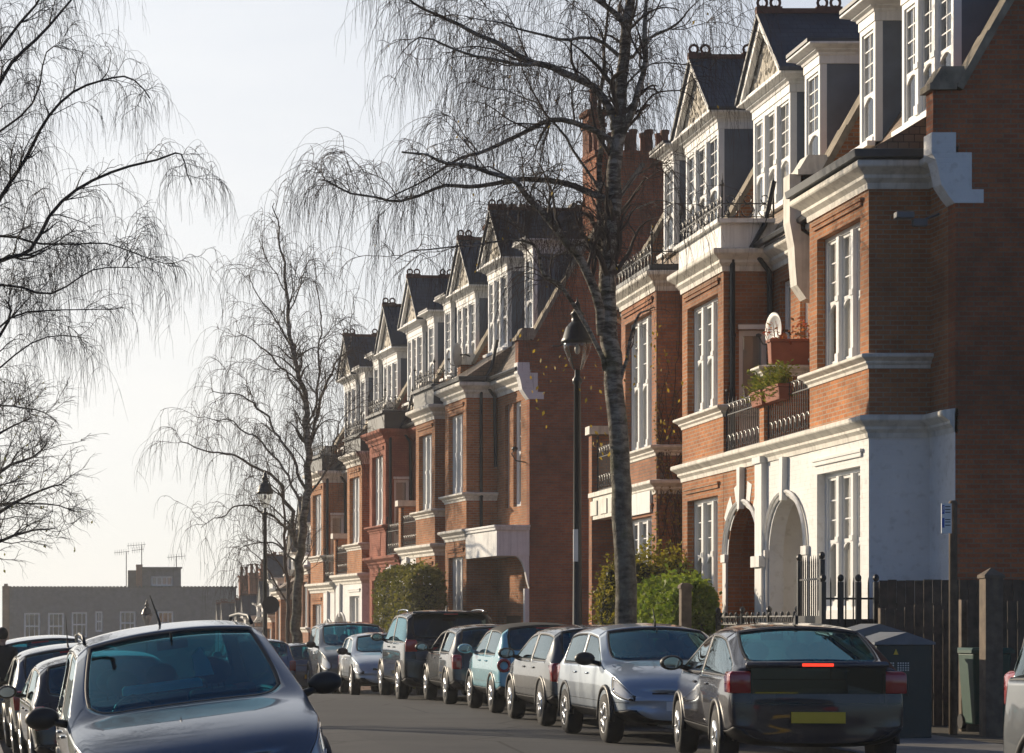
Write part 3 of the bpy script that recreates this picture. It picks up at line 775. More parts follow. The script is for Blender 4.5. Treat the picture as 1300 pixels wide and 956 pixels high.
# ---------------------------------------------------------------- row nearest the camera: houses A, B, C
XB = 12.0
def at(H, x, y, z): return H.matrix_world @ Vector((x, y, z))
A = house('terraced_house', 'end house with a white painted ground floor and tiled skirt over its bay', (XB, 35.9, 0), 0, 7.0, (1.1, 4.2), (4.2, 7.0), bay='near',
          end='near', painted=True, top='skirt', ents=[(4.55, 5.05), (5.5, 6.35)], tri=(1.2, 3.58), sng=(4.95, 5.78))
B = house('terraced_house', 'brick house with white terrace parapet and scrolled railing, joined to the white painted end house', (XB, 42.9, 0), 0, 7.15, (2.76, 6.0), (0, 2.76), bay='far',
          top='terrace', side_door=True, ents=[(.5, 1.0), (1.6, 2.3)], tri=(3.0, 5.6), sng=(1.1, 2.05), brick='brick', voussoir=True)
C = house('terraced_house', 'creeper covered brick house behind the large birch trunk, with tall leaded bay window', (XB, 50.05, 0), 0, 8.15, (1.15, 4.6), (4.6, 8.1), bay='near', z=(4.55, 5.34, 9.1),
          top='rail', porch='none', ents=[(5.6, 6.9)], tri=(1.2, 4.05), sng=(5.2, 6.2), brick='brick_orange', ridge=14.4)
# C: white band between the floors, recessed balcony with railing at the entry
k = MB(); k.box(-.06, -.001, 1.5, 4.3, 3.9, 4.52); k.build('white_band', 'white', C)
k = MB(); k.box(0, .3, 4.75, 8.0, 4.0, 4.55); k.box(-.05, .35, 4.7, 8.1, 4.551, 4.66)
for y in (5.0, 6.1, 7.2): k.box(-.03, 0.0, y, y + .75, 4.1, 4.45)
k.build('balcony', 'stone', C)
k = MB(); railing(k, [(.12, 4.75, 4.66), (.12, 7.75, 4.66)], 1.1); k.build('balcony_railing', 'iron', C)
k = MB(); k.box(-.02, .95, 7.8, 8.15, -.6, 6.1); k.build('party_pier', 'brick_orange', C)
k = MB(); k.box(-.1, .95, 7.7, 8.2, 6.101, 6.3); k.build('pier_cap', 'stone', C)
k = MB(); k.box(.301, .96, 4.65, 7.8, 4.3, 4.5); k.build('balcony_floor', 'stone', C)
# balconies above the paired porches of A and B
def pair_balcony(Hn, y0, y1, z1, s=1.0, p=.96):
    k = MB(); railing(k, [(.05, y0, z1 + .03), (.05, y1, z1 + .03)], .98 * s); k.build('balcony_railing', 'iron', Hn)
pair_balcony(A, 4.35, 6.85, 4.7); pair_balcony(B, .18, 2.7, 4.7)
k = MB(); k.box(-.03, .95, 6.86, 7.15, 4.5, 5.95); k.build('party_pier', 'brick', A)
k = MB(); sweep(k, [(.95, 6.84), (-.04, 6.84), (-.04, 7.17), (.95, 7.17)], corn(6.13, .18, .12)); k.box(-.02, .94, 6.86, 7.15, 6.0, 6.12); k.build('pier_cap', 'stone', A)
# white pier between the two arches
k = MB(); k.box(-.10, .003, 6.78, 7.22, -.6, 4.38); k.box(-.16, .002, 6.72, 7.28, 2.5, 2.7); k.box(-.14, .002, 6.74, 7.26, 4.381, 4.5); k.build('porch_pier', 'white', A)
# corbel bracket and kneeler between A and B at the eaves
k = MB()
pl = [(.95, 7.3), (.72, 7.35), (.55, 7.6), (.52, 7.95), (.5, 8.3), (.42, 8.75), (.42, 9.6), (.95, 9.6)]
k.prism([(x, 6.8, q) for x, q in pl], (0, .4, 0)); k.build('corbel', 'stone', A)
# ---------------------------------------------------------------- second row: D .. H, turned with the bend
TH = math.atan(.105)
def row2(Y):      # a point of the bay plane
    return Vector((11.15 - .105 * (Y - 72.4), Y))
sY = math.sqrt(1 + .105 ** 2)
def rowhouse(Yn, Yf, bY, eY, bay, z2w, **kw):
    P = row2(Yn); s = 1.12; zr = z2w - 5.7 * s + .0
    f = lambda Y: (Y - Yn) * sY
    d = dict(zs=s, z=(5.7 * s - 1.15, 5.7 * s, 5.7 * s + 3.37), bay=bay, ridge=15.4)
    d.update(kw)
    return house('terraced_house', d.pop('label'), (P.x, P.y, zr), TH, f(Yf), (f(bY[0]), f(bY[1])), (f(eY[0]), f(eY[1])), **d)
D = rowhouse(68.9, 75.65, (72.4, 75.0), (68.9, 72.4), 'far', 5.48, label='brick end house with a dark gable wall, big chimney stack and white porch canopy', end='near', top='skirt', porch='canopy',
             ents=[(.9, 1.7), (2.2, 2.6)], chim=[(3.0, 5.9, .1, 1.2, 13.5, 16.25, 6), (3.15, 3.65, 1.3, 1.9, 13.5, 17.7, 1)], tri=(3.75, 6.0), sng=(1.0, 1.9))
E = rowhouse(75.65, 81.15, (76.3, 78.9), (78.9, 81.1), 'near', 5.16, label='brick house with dark parapet railing behind the clipped hedge', top='terrace', ents=[(3.75, 4.3)], tri=(.75, 3.1), sng=(3.9, 4.8), chim=[(3.0, 4.4, 4.9, 5.6, 13.5, 16.4, 4)])
Fh = rowhouse(81.15, 86.65, (83.4, 86.0), (81.2, 83.4), 'far', 4.95, label='house with smooth red painted bay and a cream blind in its balcony door', top='terrace', side_door=True, brick='brick_red', trim='brick_red', ents=[(.6, 1.2)], tri=(2.4, 4.7), sng=(.7, 1.6))
G = rowhouse(86.65, 92.2, (87.3, 89.9), (89.9, 92.1), 'near', 4.44, label='brick house with pale blue white painted ground floor beside the red painted house', top='terrace', painted=True, ents=[(3.75, 4.3)], tri=(.75, 3.1), sng=(3.9, 4.8), chim=[(3.0, 4.4, 4.9, 5.6, 13.5, 16.2, 4)])
Hh = rowhouse(92.2, 98.0, (94.5, 97.1), (92.3, 94.5), 'far', 4.18, label='last brick house of the middle terrace, next to the weeping birch', top='terrace', side_door=True, ents=[(.6, 1.2)], tri=(2.4, 4.7), sng=(.7, 1.6))
# balconies in the second row
for (Ha, Hb, y0, y1, y2, y3) in ((E, Fh, 3.4, 5.35, .15, 2.2), (G, Hh, 3.4, 5.35, .15, 2.2)):
    pair_balcony(Ha, y0, y1, 5.234, 1.12); pair_balcony(Hb, y2, y3, 5.234, 1.12)
    k = MB(); k.box(-.03, .95, 5.36, 5.66, 5.1, 6.7); k.build('party_pier', 'brick', Ha)
    k = MB(); k.box(-.14, .95, 5.3, 5.72, 6.701, 6.9); k.build('pier_cap', 'stone', Ha)
# meter box and letter panel on D's porch wall
k = MB(); k.box(.93, .959, 1.0, 1.3, .3, 1.3); k.build('meter_box', 'stone', D)
k = MB(); k.box(.05, .9, 3.2, 3.3, 1.2, 2.05); k.box(.0, .95, 3.15, 3.35, 2.051, 2.13); k.build('notice_panel', 'white', D)

# ---------------------------------------------------------------- third row: houses stepping down the hill
NR = 9
for i in range(NR):
    Y = 112.5 + i * 8.6
    X = 9.9 - .030 * (Y - 112)
    zz = gz(X, Y + 3) + .1
    far = i % 2
    lab = ['brick house across the side street, behind the twigs of the weeping birch', 'brick house second down the hill behind the birch', 'brick house third down the hill, chimney over the lamp post', 'brick house fourth down the hill',
           'brick house fifth down the hill', 'brick house sixth down the hill', 'brick house seventh down the hill', 'brick house eighth down the hill', 'last brick house at the bottom of the hill'][i]
    lab += '' if i < 3 else ', its chimney seen above the silver car roof' if i == 5 else ', a small far roofline in the street'
    house('terraced_house', lab, (X, Y, zz), math.atan(.03), 8.4, (.7, 3.6) if not far else (4.6, 7.4), (3.6, 8.3) if not far else (.1, 4.6), zs=1.0, bay='near' if not far else 'far', top='skirt' if i % 3 else 'terrace', porch='none',
          ents=[(4.6, 5.4), (6.4, 7.2)] if not far else [(1.0, 1.8), (2.8, 3.6)], lite=True, chim=[(3.4, 4.6, 7.9, 8.6, 12.5, 16.0, 3)], end='near' if i == 0 else None, group=None, zb=-1.6, brick='brick' if i % 3 else 'brick_orange')

# ---------------------------------------------------------------- far building that closes the street
FB = thing('apartment_block', 'long flat brown brick block closing the far end of the street', 'building', (0, 230, -10.9))
s_ = 230 / F
def fx(x): return (x - 130) * s_
def fz(y): return 1.5 + (790 - y) * s_ + 10.9
wins = [(30.5, 50.5, 778, 812), (61, 81, 778, 812), (91, 110.5, 777, 809), (121, 130, 776, 802), (152, 172, 776, 806), (200, 220, 776, 806)]
wl = MB(); wally(wl, 0, .4, fx(12), fx(300), 0, fz(746), [(fx(a), fx(c), fz(d), fz(b)) for a, c, b, d in wins])
wl.box(fx(12), fx(12) + .4, .4, 12, 0, fz(746)); wl.box(fx(300) - .4, fx(300), .4, 12, 0, fz(746)); wl.box(fx(12), fx(300), 11.6, 12, 0, fz(746))
wl.box(fx(12), fx(300), .4, 11.6, fz(750), fz(747.5))
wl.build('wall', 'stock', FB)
cp = MB(); x = fx(11)
while x < fx(300): cp.box(x, x + .33, -.12, .5, fz(746) + .001, fz(746) + .08); cp.box(x + .06, x + .27, -.06, .45, fz(746) + .081, fz(746) + .15); x += .36
cp.build('parapet_tile', 'slate', FB)
pp = MB(); pp.box(fx(3), fx(11.5), -.3, 3, 0, fz(744)); pp.box(fx(5), fx(9.5), .2, 1, fz(744) + .001, fz(741)); pp.build('end_pier', 'brick_orange', FB)
for a, c, b, d in wins:
    f = MB(FY(.12)); a0, a1, z0, z1 = fx(a), fx(c), fz(d), fz(b)
    f.box(a0, a0 + .16, 0, .1, z0, z1); f.box(a1 - .16, a1, 0, .1, z0, z1); f.box(a0 + .16, a1 - .16, 0, .1, z1 - .16, z1); f.box(a0 + .16, a1 - .16, 0, .1, z0, z0 + .16)
    f.box(a0 + .16, a1 - .16, .01, .09, (z0 + z1) / 2 - .06, (z0 + z1) / 2 + .06)
    for t in ((1 / 3, 2 / 3) if c - a > 12 else (.5,)): x = a0 + (a1 - a0) * t; f.box(x - .035, x + .035, .02, .08, z0 + .16, z1 - .16)
    o = f.build('window', 'sash', FB); MB(FY(.17)).box(a0 + .1, a1 - .1, 0, .01, z0 + .1, z1 - .1).build('pane', 'pane', o); MB(FY(.3)).box(a0 + .1, a1 - .1, 0, .03, z0 + .1, z1 - .1).build('curtain', 'blind', o)  # the sheet behind each pane is painted dark as an unlit room
ph = MB(); wally(ph, 3, .3, fx(176), fx(231), fz(748), fz(721), [(fx(193), fx(220), fz(743), fz(731))])
ph.box(fx(176), fx(176) + .3, 3.3, 8, fz(748), fz(721)); ph.box(fx(231) - .3, fx(231), 3.3, 8, fz(748), fz(721)); ph.build('penthouse', 'stock', FB)
pr = MB(); pr.box(fx(174), fx(232.5), 2.7, 8.3, fz(721) + .001, fz(719)); pr.build('penthouse_roof', 'darklead', FB)
pb = MB(); pb.box(fx(163), fx(175.5), 3.4, 7, fz(748), fz(723)); pb.build('stair_tower', 'slate', FB)
pc = MB(); pc.box(fx(173.5), fx(181), 2.2, 2.95, fz(748), fz(719.5)); pc.box(fx(173), fx(181.5), 2.1, 2.99, fz(719.5) + .001, fz(716)); pc.build('chimney', 'brick_orange', FB)
f = MB(FY(3.1)); a0, a1, z0, z1 = fx(193), fx(220), fz(743), fz(731)
f.box(a0, a1, 0, .1, z0, z0 + .12); f.box(a0, a1, 0, .1, z1 - .12, z1)
for t in range(5): x = a0 + (a1 - a0 - .1) * t / 4; f.box(x, x + .1, -.01, .11, z0 + .12, z1 - .12)
o = f.build('window', 'sash', FB); MB(FY(3.2)).box(a0, a1, 0, .01, z0, z1).build('pane', 'pane', o); MB(FY(3.3)).box(a0, a1, 0, .03, z0, z1).build('curtain', 'curtain', o)
def aerial(x, y0, y1, arms):
    m = MB(); X = fx(x); m.tube([(X, 5, fz(y0)), (X, 5, fz(y1))], .045, 5)
    for ya, xl, xr_ in arms:
        z = fz(ya); m.tube([(fx(xl), 5, z), (fx(xr_), 5, z + .15)], .03, 4)
        n = 7
        for i in range(n): t = (i + .5) / n; xx = fx(xl) + (fx(xr_) - fx(xl)) * t; m.tube([(xx, 4.6, z + .15 * t - .3), (xx, 5.4, z + .15 * t + .3)], .018, 3)
    m.build('tv_aerial', 'iron', FB)
aerial(181, 720, 689, [(691, 162, 186), (697, 168, 184)]); aerial(161, 745, 699, [(700, 145, 165)]); aerial(226, 722, 704, [(706, 214, 238)])

# ---------------------------------------------------------------- ground, road, pavements
def strip(name, fl, fr, dz, m, kind='structure', y0=-30, y1=260, ny=146, nx=8):
    v = []; f = []
    for j in range(ny + 1):
        y = y0 + (y1 - y0) * j / ny; a, b = fl(y), fr(y)
        for i in range(nx + 1):
            x = a + (b - a) * i / nx; v.append((x, y, gz(x, y) + dz))
    for j in range(ny):
        for i in range(nx):
            q = j * (nx + 1) + i; f.append((q, q + 1, q + nx + 2, q + nx + 1))
    m_ = MB(); m_.add(v, f); return m_.build(name, m, None, kind=kind)
v = []; f = []; XS = [-900, -400, -150, -60, -25, -10, -5, -2, 0, 2, 4, 6, 8, 10, 12, 15, 20, 30, 60, 150, 400, 900]; YS = [-300, -100, -40] + list(range(-20, 260, 5)) + [300, 450, 800, 1500, 2500]
for y in YS:
    for x in XS: v.append((x, y, gz(x, y) - .03))
nx = len(XS)
for j in range(len(YS) - 1):
    for i in range(nx - 1): f.append((j * nx + i, j * nx + i + 1, (j + 1) * nx + i + 1, (j + 1) * nx + i))
MB().add(v, f).build('ground', 'soil', None, kind='structure')
strip('road', lambda y: lkerb(y), lambda y: kerb(y), .004, 'asphalt')
def solid_strip(name, fl, fr, h, m, y1=260):
    v = []; f = []; ny = 145
    for j in range(ny + 1):
        y = -30 + (y1 + 30) * j / ny; a, b = fl(y), fr(y)
        for x, q in ((a, -.1), (a, h), (b, h), (b, -.1)): v.append((x, y, gz((a + b) / 2, y) + q))
    for j in range(ny):
        for i in range(4): f.append((j * 4 + i, j * 4 + (i + 1) % 4, j * 4 + 4 + (i + 1) % 4, j * 4 + 4 + i))
    f += [(0, 1, 2, 3), (ny * 4 + 3, ny * 4 + 2, ny * 4 + 1, ny * 4)]
    MB().add(v, f).build(name, m, None, kind='structure')
solid_strip('kerb_right', lambda y: kerb(y), lambda y: kerb(y) + .15, .12, 'kerb')
solid_strip('kerb_left', lambda y: lkerb(y) - .15, lambda y: lkerb(y), .12, 'kerb')
strip('pavement_right', lambda y: kerb(y) + .15, lambda y: kerb(y) + 2.25, .11, 'paving', nx=4)
strip('pavement_left', lambda y: lkerb(y) - 2.1, lambda y: lkerb(y) - .15, .11, 'paving', nx=4)
strip('verge_ground', lambda y: lkerb(y) - 14, lambda y: lkerb(y) - 2.1, .09, 'grass', nx=4)
strip('garden_ground', lambda y: kerb(y) + 2.25, lambda y: kerb(y) + 4.6, .05, 'soil', y1=60, nx=4)
# ---------------------------------------------------------------- cars
def car(name, label, loc, rz, paint, L=4.2, W_=1.76, H=1.48, kind='hatch', glass='sideglass', roll=0, roof=None, rails=False, taillit=False, antenna='rear', group=None, belt=None, mirror_paint=None, front_lamps=True, spoiler=False, visible_front=False, ring=False, softtop=False, wiper=True, rwf=None):
    T = thing(name, label, 'car', loc, rz, group); T.rotation_euler = (0, roll, rz)
    w = W_ / 2; bl = belt or H * .635
    rw = w * .70 if kind != 'suv' else w * .76
    if rwf: rw = w * rwf
    k = L / 4.2
    hz = bl + .03
    # stations: (y_low, y_top, width factor, belt z, r5 (x,z), r6 (x,z), r7 z, r8 z)
    def roofst(y0, y1, wf, drop): return (y0, y1, wf, bl, (rw + .10, H - .13 - drop), (rw, H - .055 - drop), H - .012 - drop, H - drop)
    def deck(y0, y1, wf, z, bz=None, cf=1.0): return (y0, y1, wf, min(bl, z - .03) if bz is None else bz, (w * wf * .90 * cf, z), (w * wf * .82 * cf, z + .012), z + .035, z + .04)
    if kind in ('hatch', 'suv', 'city'):
        rb = .10 if kind == 'hatch' else .05
        rg = (.52 if kind == 'hatch' else .34 if kind == 'suv' else .50) * k
        S = [deck(.0, .06, .86, bl - .10, bl - .22), deck(.05, rb + .05, .965, bl + .0, bl - .05), deck(.16, rb + .10, .985, bl + .045, bl),
             roofst(.55 * k, rg, 1.0, .05), roofst(1.0 * k, .95 * k, 1.0, .0), roofst(1.72 * k, 1.66 * k, 1.0, 0), roofst(1.80 * k, 1.74 * k, 1.0, 0), roofst(2.5 * k, 2.32 * k, 1.0, .045),
             deck(3.10 * k, 3.12 * k, 1.0, hz, None, 1.065), deck(3.2 * k, 3.22 * k, 1.0, hz - .02), deck(3.72 * k, 3.70 * k, .97, hz - .10), deck(4.05 * k, 4.02 * k, .90, hz - .22), deck(4.20 * k, 4.14 * k, .76, hz - .36)]
        gi = 2
    elif kind == 'fast':      # sloping hybrid hatchback with a high tail
        S = [deck(.0, .03, .88, bl + .02, bl - .18), deck(.04, .08, .965, bl + .085, bl - .02), deck(.2, .16, .985, bl + .10, bl),
             roofst(.9 * k, 1.05 * k, 1.0, .045), roofst(1.3 * k, 1.4 * k, 1.0, .0), roofst(1.86 * k, 1.84 * k, 1.0, 0), roofst(1.94 * k, 1.92 * k, 1.0, 0), roofst(2.6 * k, 2.4 * k, 1.0, .06),
             deck(3.25 * k, 3.3 * k, 1.0, hz, None, 1.065), deck(3.35 * k, 3.4 * k, 1.0, hz - .02), deck(3.75 * k, 3.73 * k, .97, hz - .10), deck(4.05 * k, 4.02 * k, .90, hz - .22), deck(4.20 * k, 4.14 * k, .76, hz - .36)]
        gi = 2
    vs = []; cols = 9
    zs0 = .24
    for (yl, yt, wf, bz, r5, r6, z7, z8) in S:
        W2 = w * wf
        zlow = zs0 if 0.1 < yl < L - .1 else zs0 + .06
        half = [(0, yl, zlow), (W2 * .82, yl, zlow), (W2 * .985, yl, zlow + .16), (W2 * 1.0, yl, (bz + zlow) * .52 + .06), (W2 * .965, yl * .6 + yt * .4, bz),
                (r5[0] if r5[0] < W2 else W2 * .9, yt, r5[1]), (r6[0], yt, r6[1]), (r6[0] * .52, yt - (.03 if yl < 1 else -.05), z7), (0, yt - (.045 if yl < 1 else -.075), z8)]
        vs.append(half)
    bm = bmesh.new(); grid = []
    for half in vs:
        row = {}
        for i, p in enumerate(half):
            row[i] = bm.verts.new(p)
            if 0 < i < 8: row[-i] = bm.verts.new((-p[0], p[1], p[2]))
        row[-8] = row[8]; row[0] = row[0]
        grid.append(row)
    def setf(v, mi):
        try: f = bm.faces.new(v)
        except ValueError: return
        f.material_index = mi; f.smooth = True
    n = len(S)
    for j in range(n - 1):
        for i in range(8):
            mi = 0
            if i == 4 and 3 <= j < 8 and j != 5: mi = 1
            if i == 4 and j == gi and kind in ('suv', 'fast'): mi = 1
            if i in (6, 7) and j == gi: mi = 2
            if i in (6, 7) and j == 7: mi = 3
            if i in (5, 6, 7) and 3 <= j < 7: mi = 4
            if i in (0, 1): mi = 5
            if i == 3 and j in (10, 11): mi = 8
            for sg in (1, -1):
                a, b = grid[j], grid[j + 1]
                q = [a[sg * i], a[sg * (i + 1)], b[sg * (i + 1)], b[sg * i]]
                setf(q if sg == 1 else q[::-1], mi)
    for end, rev in ((grid[0], False), (grid[-1], True)):
        for i in range(1, 7):
            q = [end[i], end[i + 1], end[-(i + 1)], end[-i]]; setf(q, 0)
        setf([end[0], end[1], end[-1]], 0); setf([end[7], end[8], end[-7]], 0)
    bmesh.ops.recalc_face_normals(bm, faces=bm.faces)
    cl = bm.edges.layers.float.new('crease_edge')
    for e in bm.edges:      # keep the belt line, glass edges and bumper corners fairly tight
        ms = {f.material_index for f in e.link_faces}
        if len(ms) > 1: e[cl] = .55
        if len({1, 2, 3} & ms) and len(ms) > 1: e[cl] = .7
    for j in range(1, n - 1):
        for sg in (1, -1):
            e = bm.edges.get((grid[j][sg * 4], grid[j + 1][sg * 4]))
            if e: e[cl] = .6
    me = bpy.data.meshes.new('tmp'); bm.to_mesh(me); bm.free()
    ob = bpy.data.objects.new('tmp', me); COL.objects.link(ob)
    for i in range(10): me.materials.append(M['trim'])
    md = ob.modifiers.new('s', 'SUBSURF'); md.levels = 3; md.render_levels = 3
    dg = bpy.context.evaluated_depsgraph_get(); ev = ob.evaluated_get(dg)
    me2 = bpy.data.meshes.new_from_object(ev)
    bpy.data.objects.remove(ob)
    bm = bmesh.new(); bm.from_mesh(me2)
    for g in (1, 2, 3, 8):        # inset the glass: thin black seal, glass a little below the paint
        fs = [f for f in bm.faces if f.material_index == g]
        if not fs: continue
        old = set(bm.faces)
        r = bmesh.ops.inset_region(bm, faces=fs, thickness=.022 if g == 1 else .03, depth=-.006, use_even_offset=True)
        for f in r['faces']: f.material_index = 6
    for f in bm.faces:
        if f.material_index == 8 and f.calc_center_median().x < 0: f.material_index = 9
        if f.material_index == 1 and f.calc_center_median().x < 0: f.material_index = 7
    for f in bm.faces:      # sill line dark
        if f.material_index == 5: f.material_index = 6
    bm.to_mesh(me2); bm.free()
    P = paint
    names = {8: ('headlight', 'clearlens'), 9: ('headlight', 'clearlens'), 0: ('body', P), 1: ('side_window', glass), 7: ('side_window', glass), 2: ('rear_window', 'carglass' if glass == 'sideglass' else glass), 3: ('windscreen', 'carglass'), 4: ('roof', roof or P), 6: ('window_seal', 'trim')}
    parts = {}
    for mi, (nm, mt) in names.items():
        b2 = bmesh.new(); b2.from_mesh(me2)
        bmesh.ops.delete(b2, geom=[f for f in b2.faces if f.material_index != mi], context='FACES')
        if not b2.faces: b2.free(); continue
        for f in b2.faces: f.material_index = 0; f.smooth = True
        m3 = bpy.data.meshes.new(nm); b2.to_mesh(m3); b2.free()
        m3.materials.clear(); m3.materials.append(M[mt])
        o = bpy.data.objects.new(nm, m3); COL.objects.link(o); o.parent = T; parts[nm] = o
        sm = o.modifiers.new('t', 'SOLIDIFY'); sm.thickness = .008 if mi in (1, 2, 3, 7) else .012; sm.offset = -1
    # interior: floor tub, seats, dashboard, mirror
    tb = MB(); tb.box(-w * .8, w * .8, .5 * k, 3.1 * k, .3, .42); tb.box(-w * .86, w * .86, .35 * k, .5 * k, .3, bl - .05); tb.build('cabin_floor', 'trim', T)
    for y, xs in ((2.0 * k, (-.38, .38)), (1.15 * k, (-.42, 0, .42) if W_ > 1.7 else (-.34, .34))):
        for x in xs:
            st = MB(); hw = .24 if len(xs) == 2 else .2
            st.prism([(x - hw, y, .42), (x - hw, y + .5, .42), (x - hw, y + .5, .56), (x - hw, y + .08, .58), (x - hw, y - .1, bl + .08), (x - hw, y - .22, bl + .08)], (2 * hw, 0, 0))
            so = st.build('seat', 'seat', T, bevel=.03)
            hd = MB(); hd.ell((x, y - .17, bl + .24), .13, .05, .10, 10, 7); hd.tube([(x - .05, y - .16, bl + .05), (x - .05, y - .16, bl + .2)], .008, 4); hd.tube([(x + .05, y - .16, bl + .05), (x + .05, y - .16, bl + .2)], .008, 4)
            hd.build('headrest', 'seat', so, True)
    ds = MB(); ds.box(-w * .84, w * .84, 2.75 * k, 3.15 * k, .5, bl - .04); ds.build('dashboard', 'trim', T)
    sw = MB(); sw.ring((.36, 2.66 * k, bl - .02), .18, .016, 'y', 16, 6); sw.build('steering_wheel', 'trim', T)
    mr = MB(); mr.cham(-.12, .12, 2.45 * k, 2.49 * k, H - .2, H - .13, .01); mr.tube([(0, 2.47 * k, H - .14), (0, 2.5 * k, H - .07)], .01, 5); mr.build('interior_mirror', 'trim', T)
    # door mirrors
    for sg in (1, -1):
        m = MB(); ym = 2.92 * k; x0 = sg * (w * .985)
        m.ell((x0 + sg * .15, ym, bl + .09), .13, .075, .085, 14, 9); m.tube([(x0 - sg * .05, ym + .03, bl + .02), (x0 + sg * .08, ym + .02, bl + .06)], [.035, .025], 6)
        o = m.build('door_mirror', mirror_paint or 'trim', T, True)
        g = MB(); g.lathe([(.001, 0), (.062, 0), (.062, .004), (.001, .004)], (0, 0, 0), 14, 'y'); 
        g.M = None
        g.v = [(x0 + sg * .15 + v[0] * 1.55, ym - .074 + v[1], bl + .09 + v[2]) for v in g.v]
        g.build('mirror_glass', 'mirrorglass', o)
    # wheels
    for y in (.78 * k, 3.42 * k):
        for sg in (1, -1):
            t = MB(); r = .31 if kind != 'suv' else .35; x = sg * (w - .1)
            if kind == 'city': r = .29
            t.lathe([(r * .62, -.1), (r * .93, -.1), (r, -.06), (r, .06), (r * .93, .1), (r * .62, .1)], (x, y, r), 26, 'x')
            o = t.build('wheel', 'rubber', T, True)
            a = MB(); xs = x + sg * .085
            a.lathe([(r * .66, -.012), (r * .66, .012), (r * .58, .02), (r * .58, -.02)], (xs, y, r), 24, 'x')
            for q in range(5):
                an = q * 2 * math.pi / 5; d = Vector((0, math.cos(an), math.sin(an))); c = Vector((xs, y, r))
                a.tube([c + d * .03, c + d * r * .6], [.035, .025], 5)
            a.lathe([(.001, -.02), (.06, -.02), (.06, .02), (.001, .02)], (xs, y, r), 12, 'x')
            a.build('rim', 'alloy', o, True)
            ar = MB(); ar.ring((sg * (w * .975), y, r + .02), r + .055, .035, 'x', 18, 6, -.15, math.pi + .15); ar.build('wheel_arch', 'trim', T, True)
    # lamps, plates, handles
    for sg in (1, -1):
        x = sg * w * .86
        tl = MB(); zt = bl - .16 if kind != 'suv' else bl - .06; h_ = .12 if kind in ('hatch', 'suv') else .09
        if kind == 'suv':
            tl.cham(min(x - sg * .16, x + sg * .07), max(x - sg * .16, x + sg * .07), -.01 + .05, .26, zt - h_, zt + h_, .03)
        elif ring: 
            tl.ring((x, .04, zt), .09, .03, 'y', 18, 6)
        elif kind == 'fast': tl.cham(min(x - sg * .13, x + sg * .10), max(x - sg * .13, x + sg * .10), -.0, .34, bl - .16, bl + .06, .03)
        else: tl.cham(min(x - sg * .07, x + sg * .09), max(x - sg * .07, x + sg * .09), .0, .27, zt - h_, zt + h_ * 1.2, .03)
        tl.build('tail_light', 'redlens', T, True, bevel=.012)
    pl = MB(); pl.box(-.26, .26, -.03, -.012, .5, .61); pl.build('number_plate', 'plate_y', T)
    pl = MB(); pl.box(-.26, .26, L - .03, L + .0, .42, .53); pl.build('number_plate', 'plate_w', T)
    gr = MB(); gr.box(-.42, .42, L * .972, L * .984, .56, .64)
    for q in range(3): gr.box(-.42, .42, L * .984 + .0005, L * .987, .57 + q * .025, .578 + q * .025)
    gr.build('grille', 'trim', T)
    for sg in (1, -1):
        for y in (1.45 * k, 2.25 * k):
            h = MB(); h.ell((sg * (w * .985), y, bl - .10), .022, .10, .016, 10, 6); h.build('door_handle', P if P != 'trim' else 'trim', T, True)
    if antenna:
        ya = .62 * k + (.45 * k if kind == 'fast' else 0); ya = 2.35 * k if antenna == 'front' else ya
        m = MB(); lean = -.12
        if antenna == 'fin': m.prism([(-.014, ya, H - .03), (-.014, ya + .16, H - .03), (-.014, ya + .04, H + .07), (-.014, ya + .0, H + .06)], (.028, 0, 0))
        else: m.tube([(0, ya, H - .05), (0, ya + .02, H + .02), (0, ya + lean, H + (.40 if antenna == 'long' else .19))], [.018, .010, .004], 6)
        m.build('antenna', 'trim', T)
    if wiper and kind != 'city':
        m = MB(); y0 = .13; m.tube([(.05, y0 - .01, bl + .07), (-.10, y0 + .05, bl + .12), (-.42, y0 + .14, bl + .16)], [.02, .012, .007], 5); m.build('rear_wiper', 'trim', T)
    for x in (.1, -.55):
        m = MB(); m.tube([(x, 3.1 * k, bl + .03), (x - .1, 3.07 * k, bl + .08), (x + .5, 3.02 * k, bl + .10)], [.014, .01, .006], 5); m.build('wiper', 'trim', T)
    if rails:
        for sg in (1, -1):
            m = MB(); x = sg * (rw + .02)
            m.tube([(x, .75 * k, H - .07), (x, .84 * k, H - .022), (x, 1.5 * k, H - .004), (x, 2.1 * k, H - .02), (x, 2.25 * k, H - .08)], .014, 6); m.build('roof_rail', 'chrome' if rails == 2 else 'trim', T, True)
    if spoiler:
        m = MB(); yb = .3 * k if kind != 'fast' else .02
        if kind == 'fast':
            m.cham(-w * .78, w * .78, .0, .18, bl + .095, bl + .155, .02)
            m.build('spoiler', P, T, True)
            g = MB(); g.box(-w * .74, w * .74, -.012, .02, bl - .16, bl + .09); g.build('lower_rear_window', 'privacy', T)
        else:
            m.cham(-rw, rw, .18 * k, .42 * k, H - .09, H - .045, .02); m.build('spoiler', P, T, True)
    bl_ = MB(); zb_ = bl + .12 if kind == 'fast' else H - .10; yb_ = -.006 if kind == 'fast' else (.15 * k if kind == 'suv' else .33 * k)
    if kind == 'fast': bl_.box(-.15, .15, -.012, .004, zb_ - .013, zb_ + .016)
    else: bl_.box(-.14, .14, yb_ - .02, yb_ + .05, zb_ - .012, zb_ + .012)
    bl_.build('brake_light', 'brakeon' if taillit else 'redlens', T)
    return T
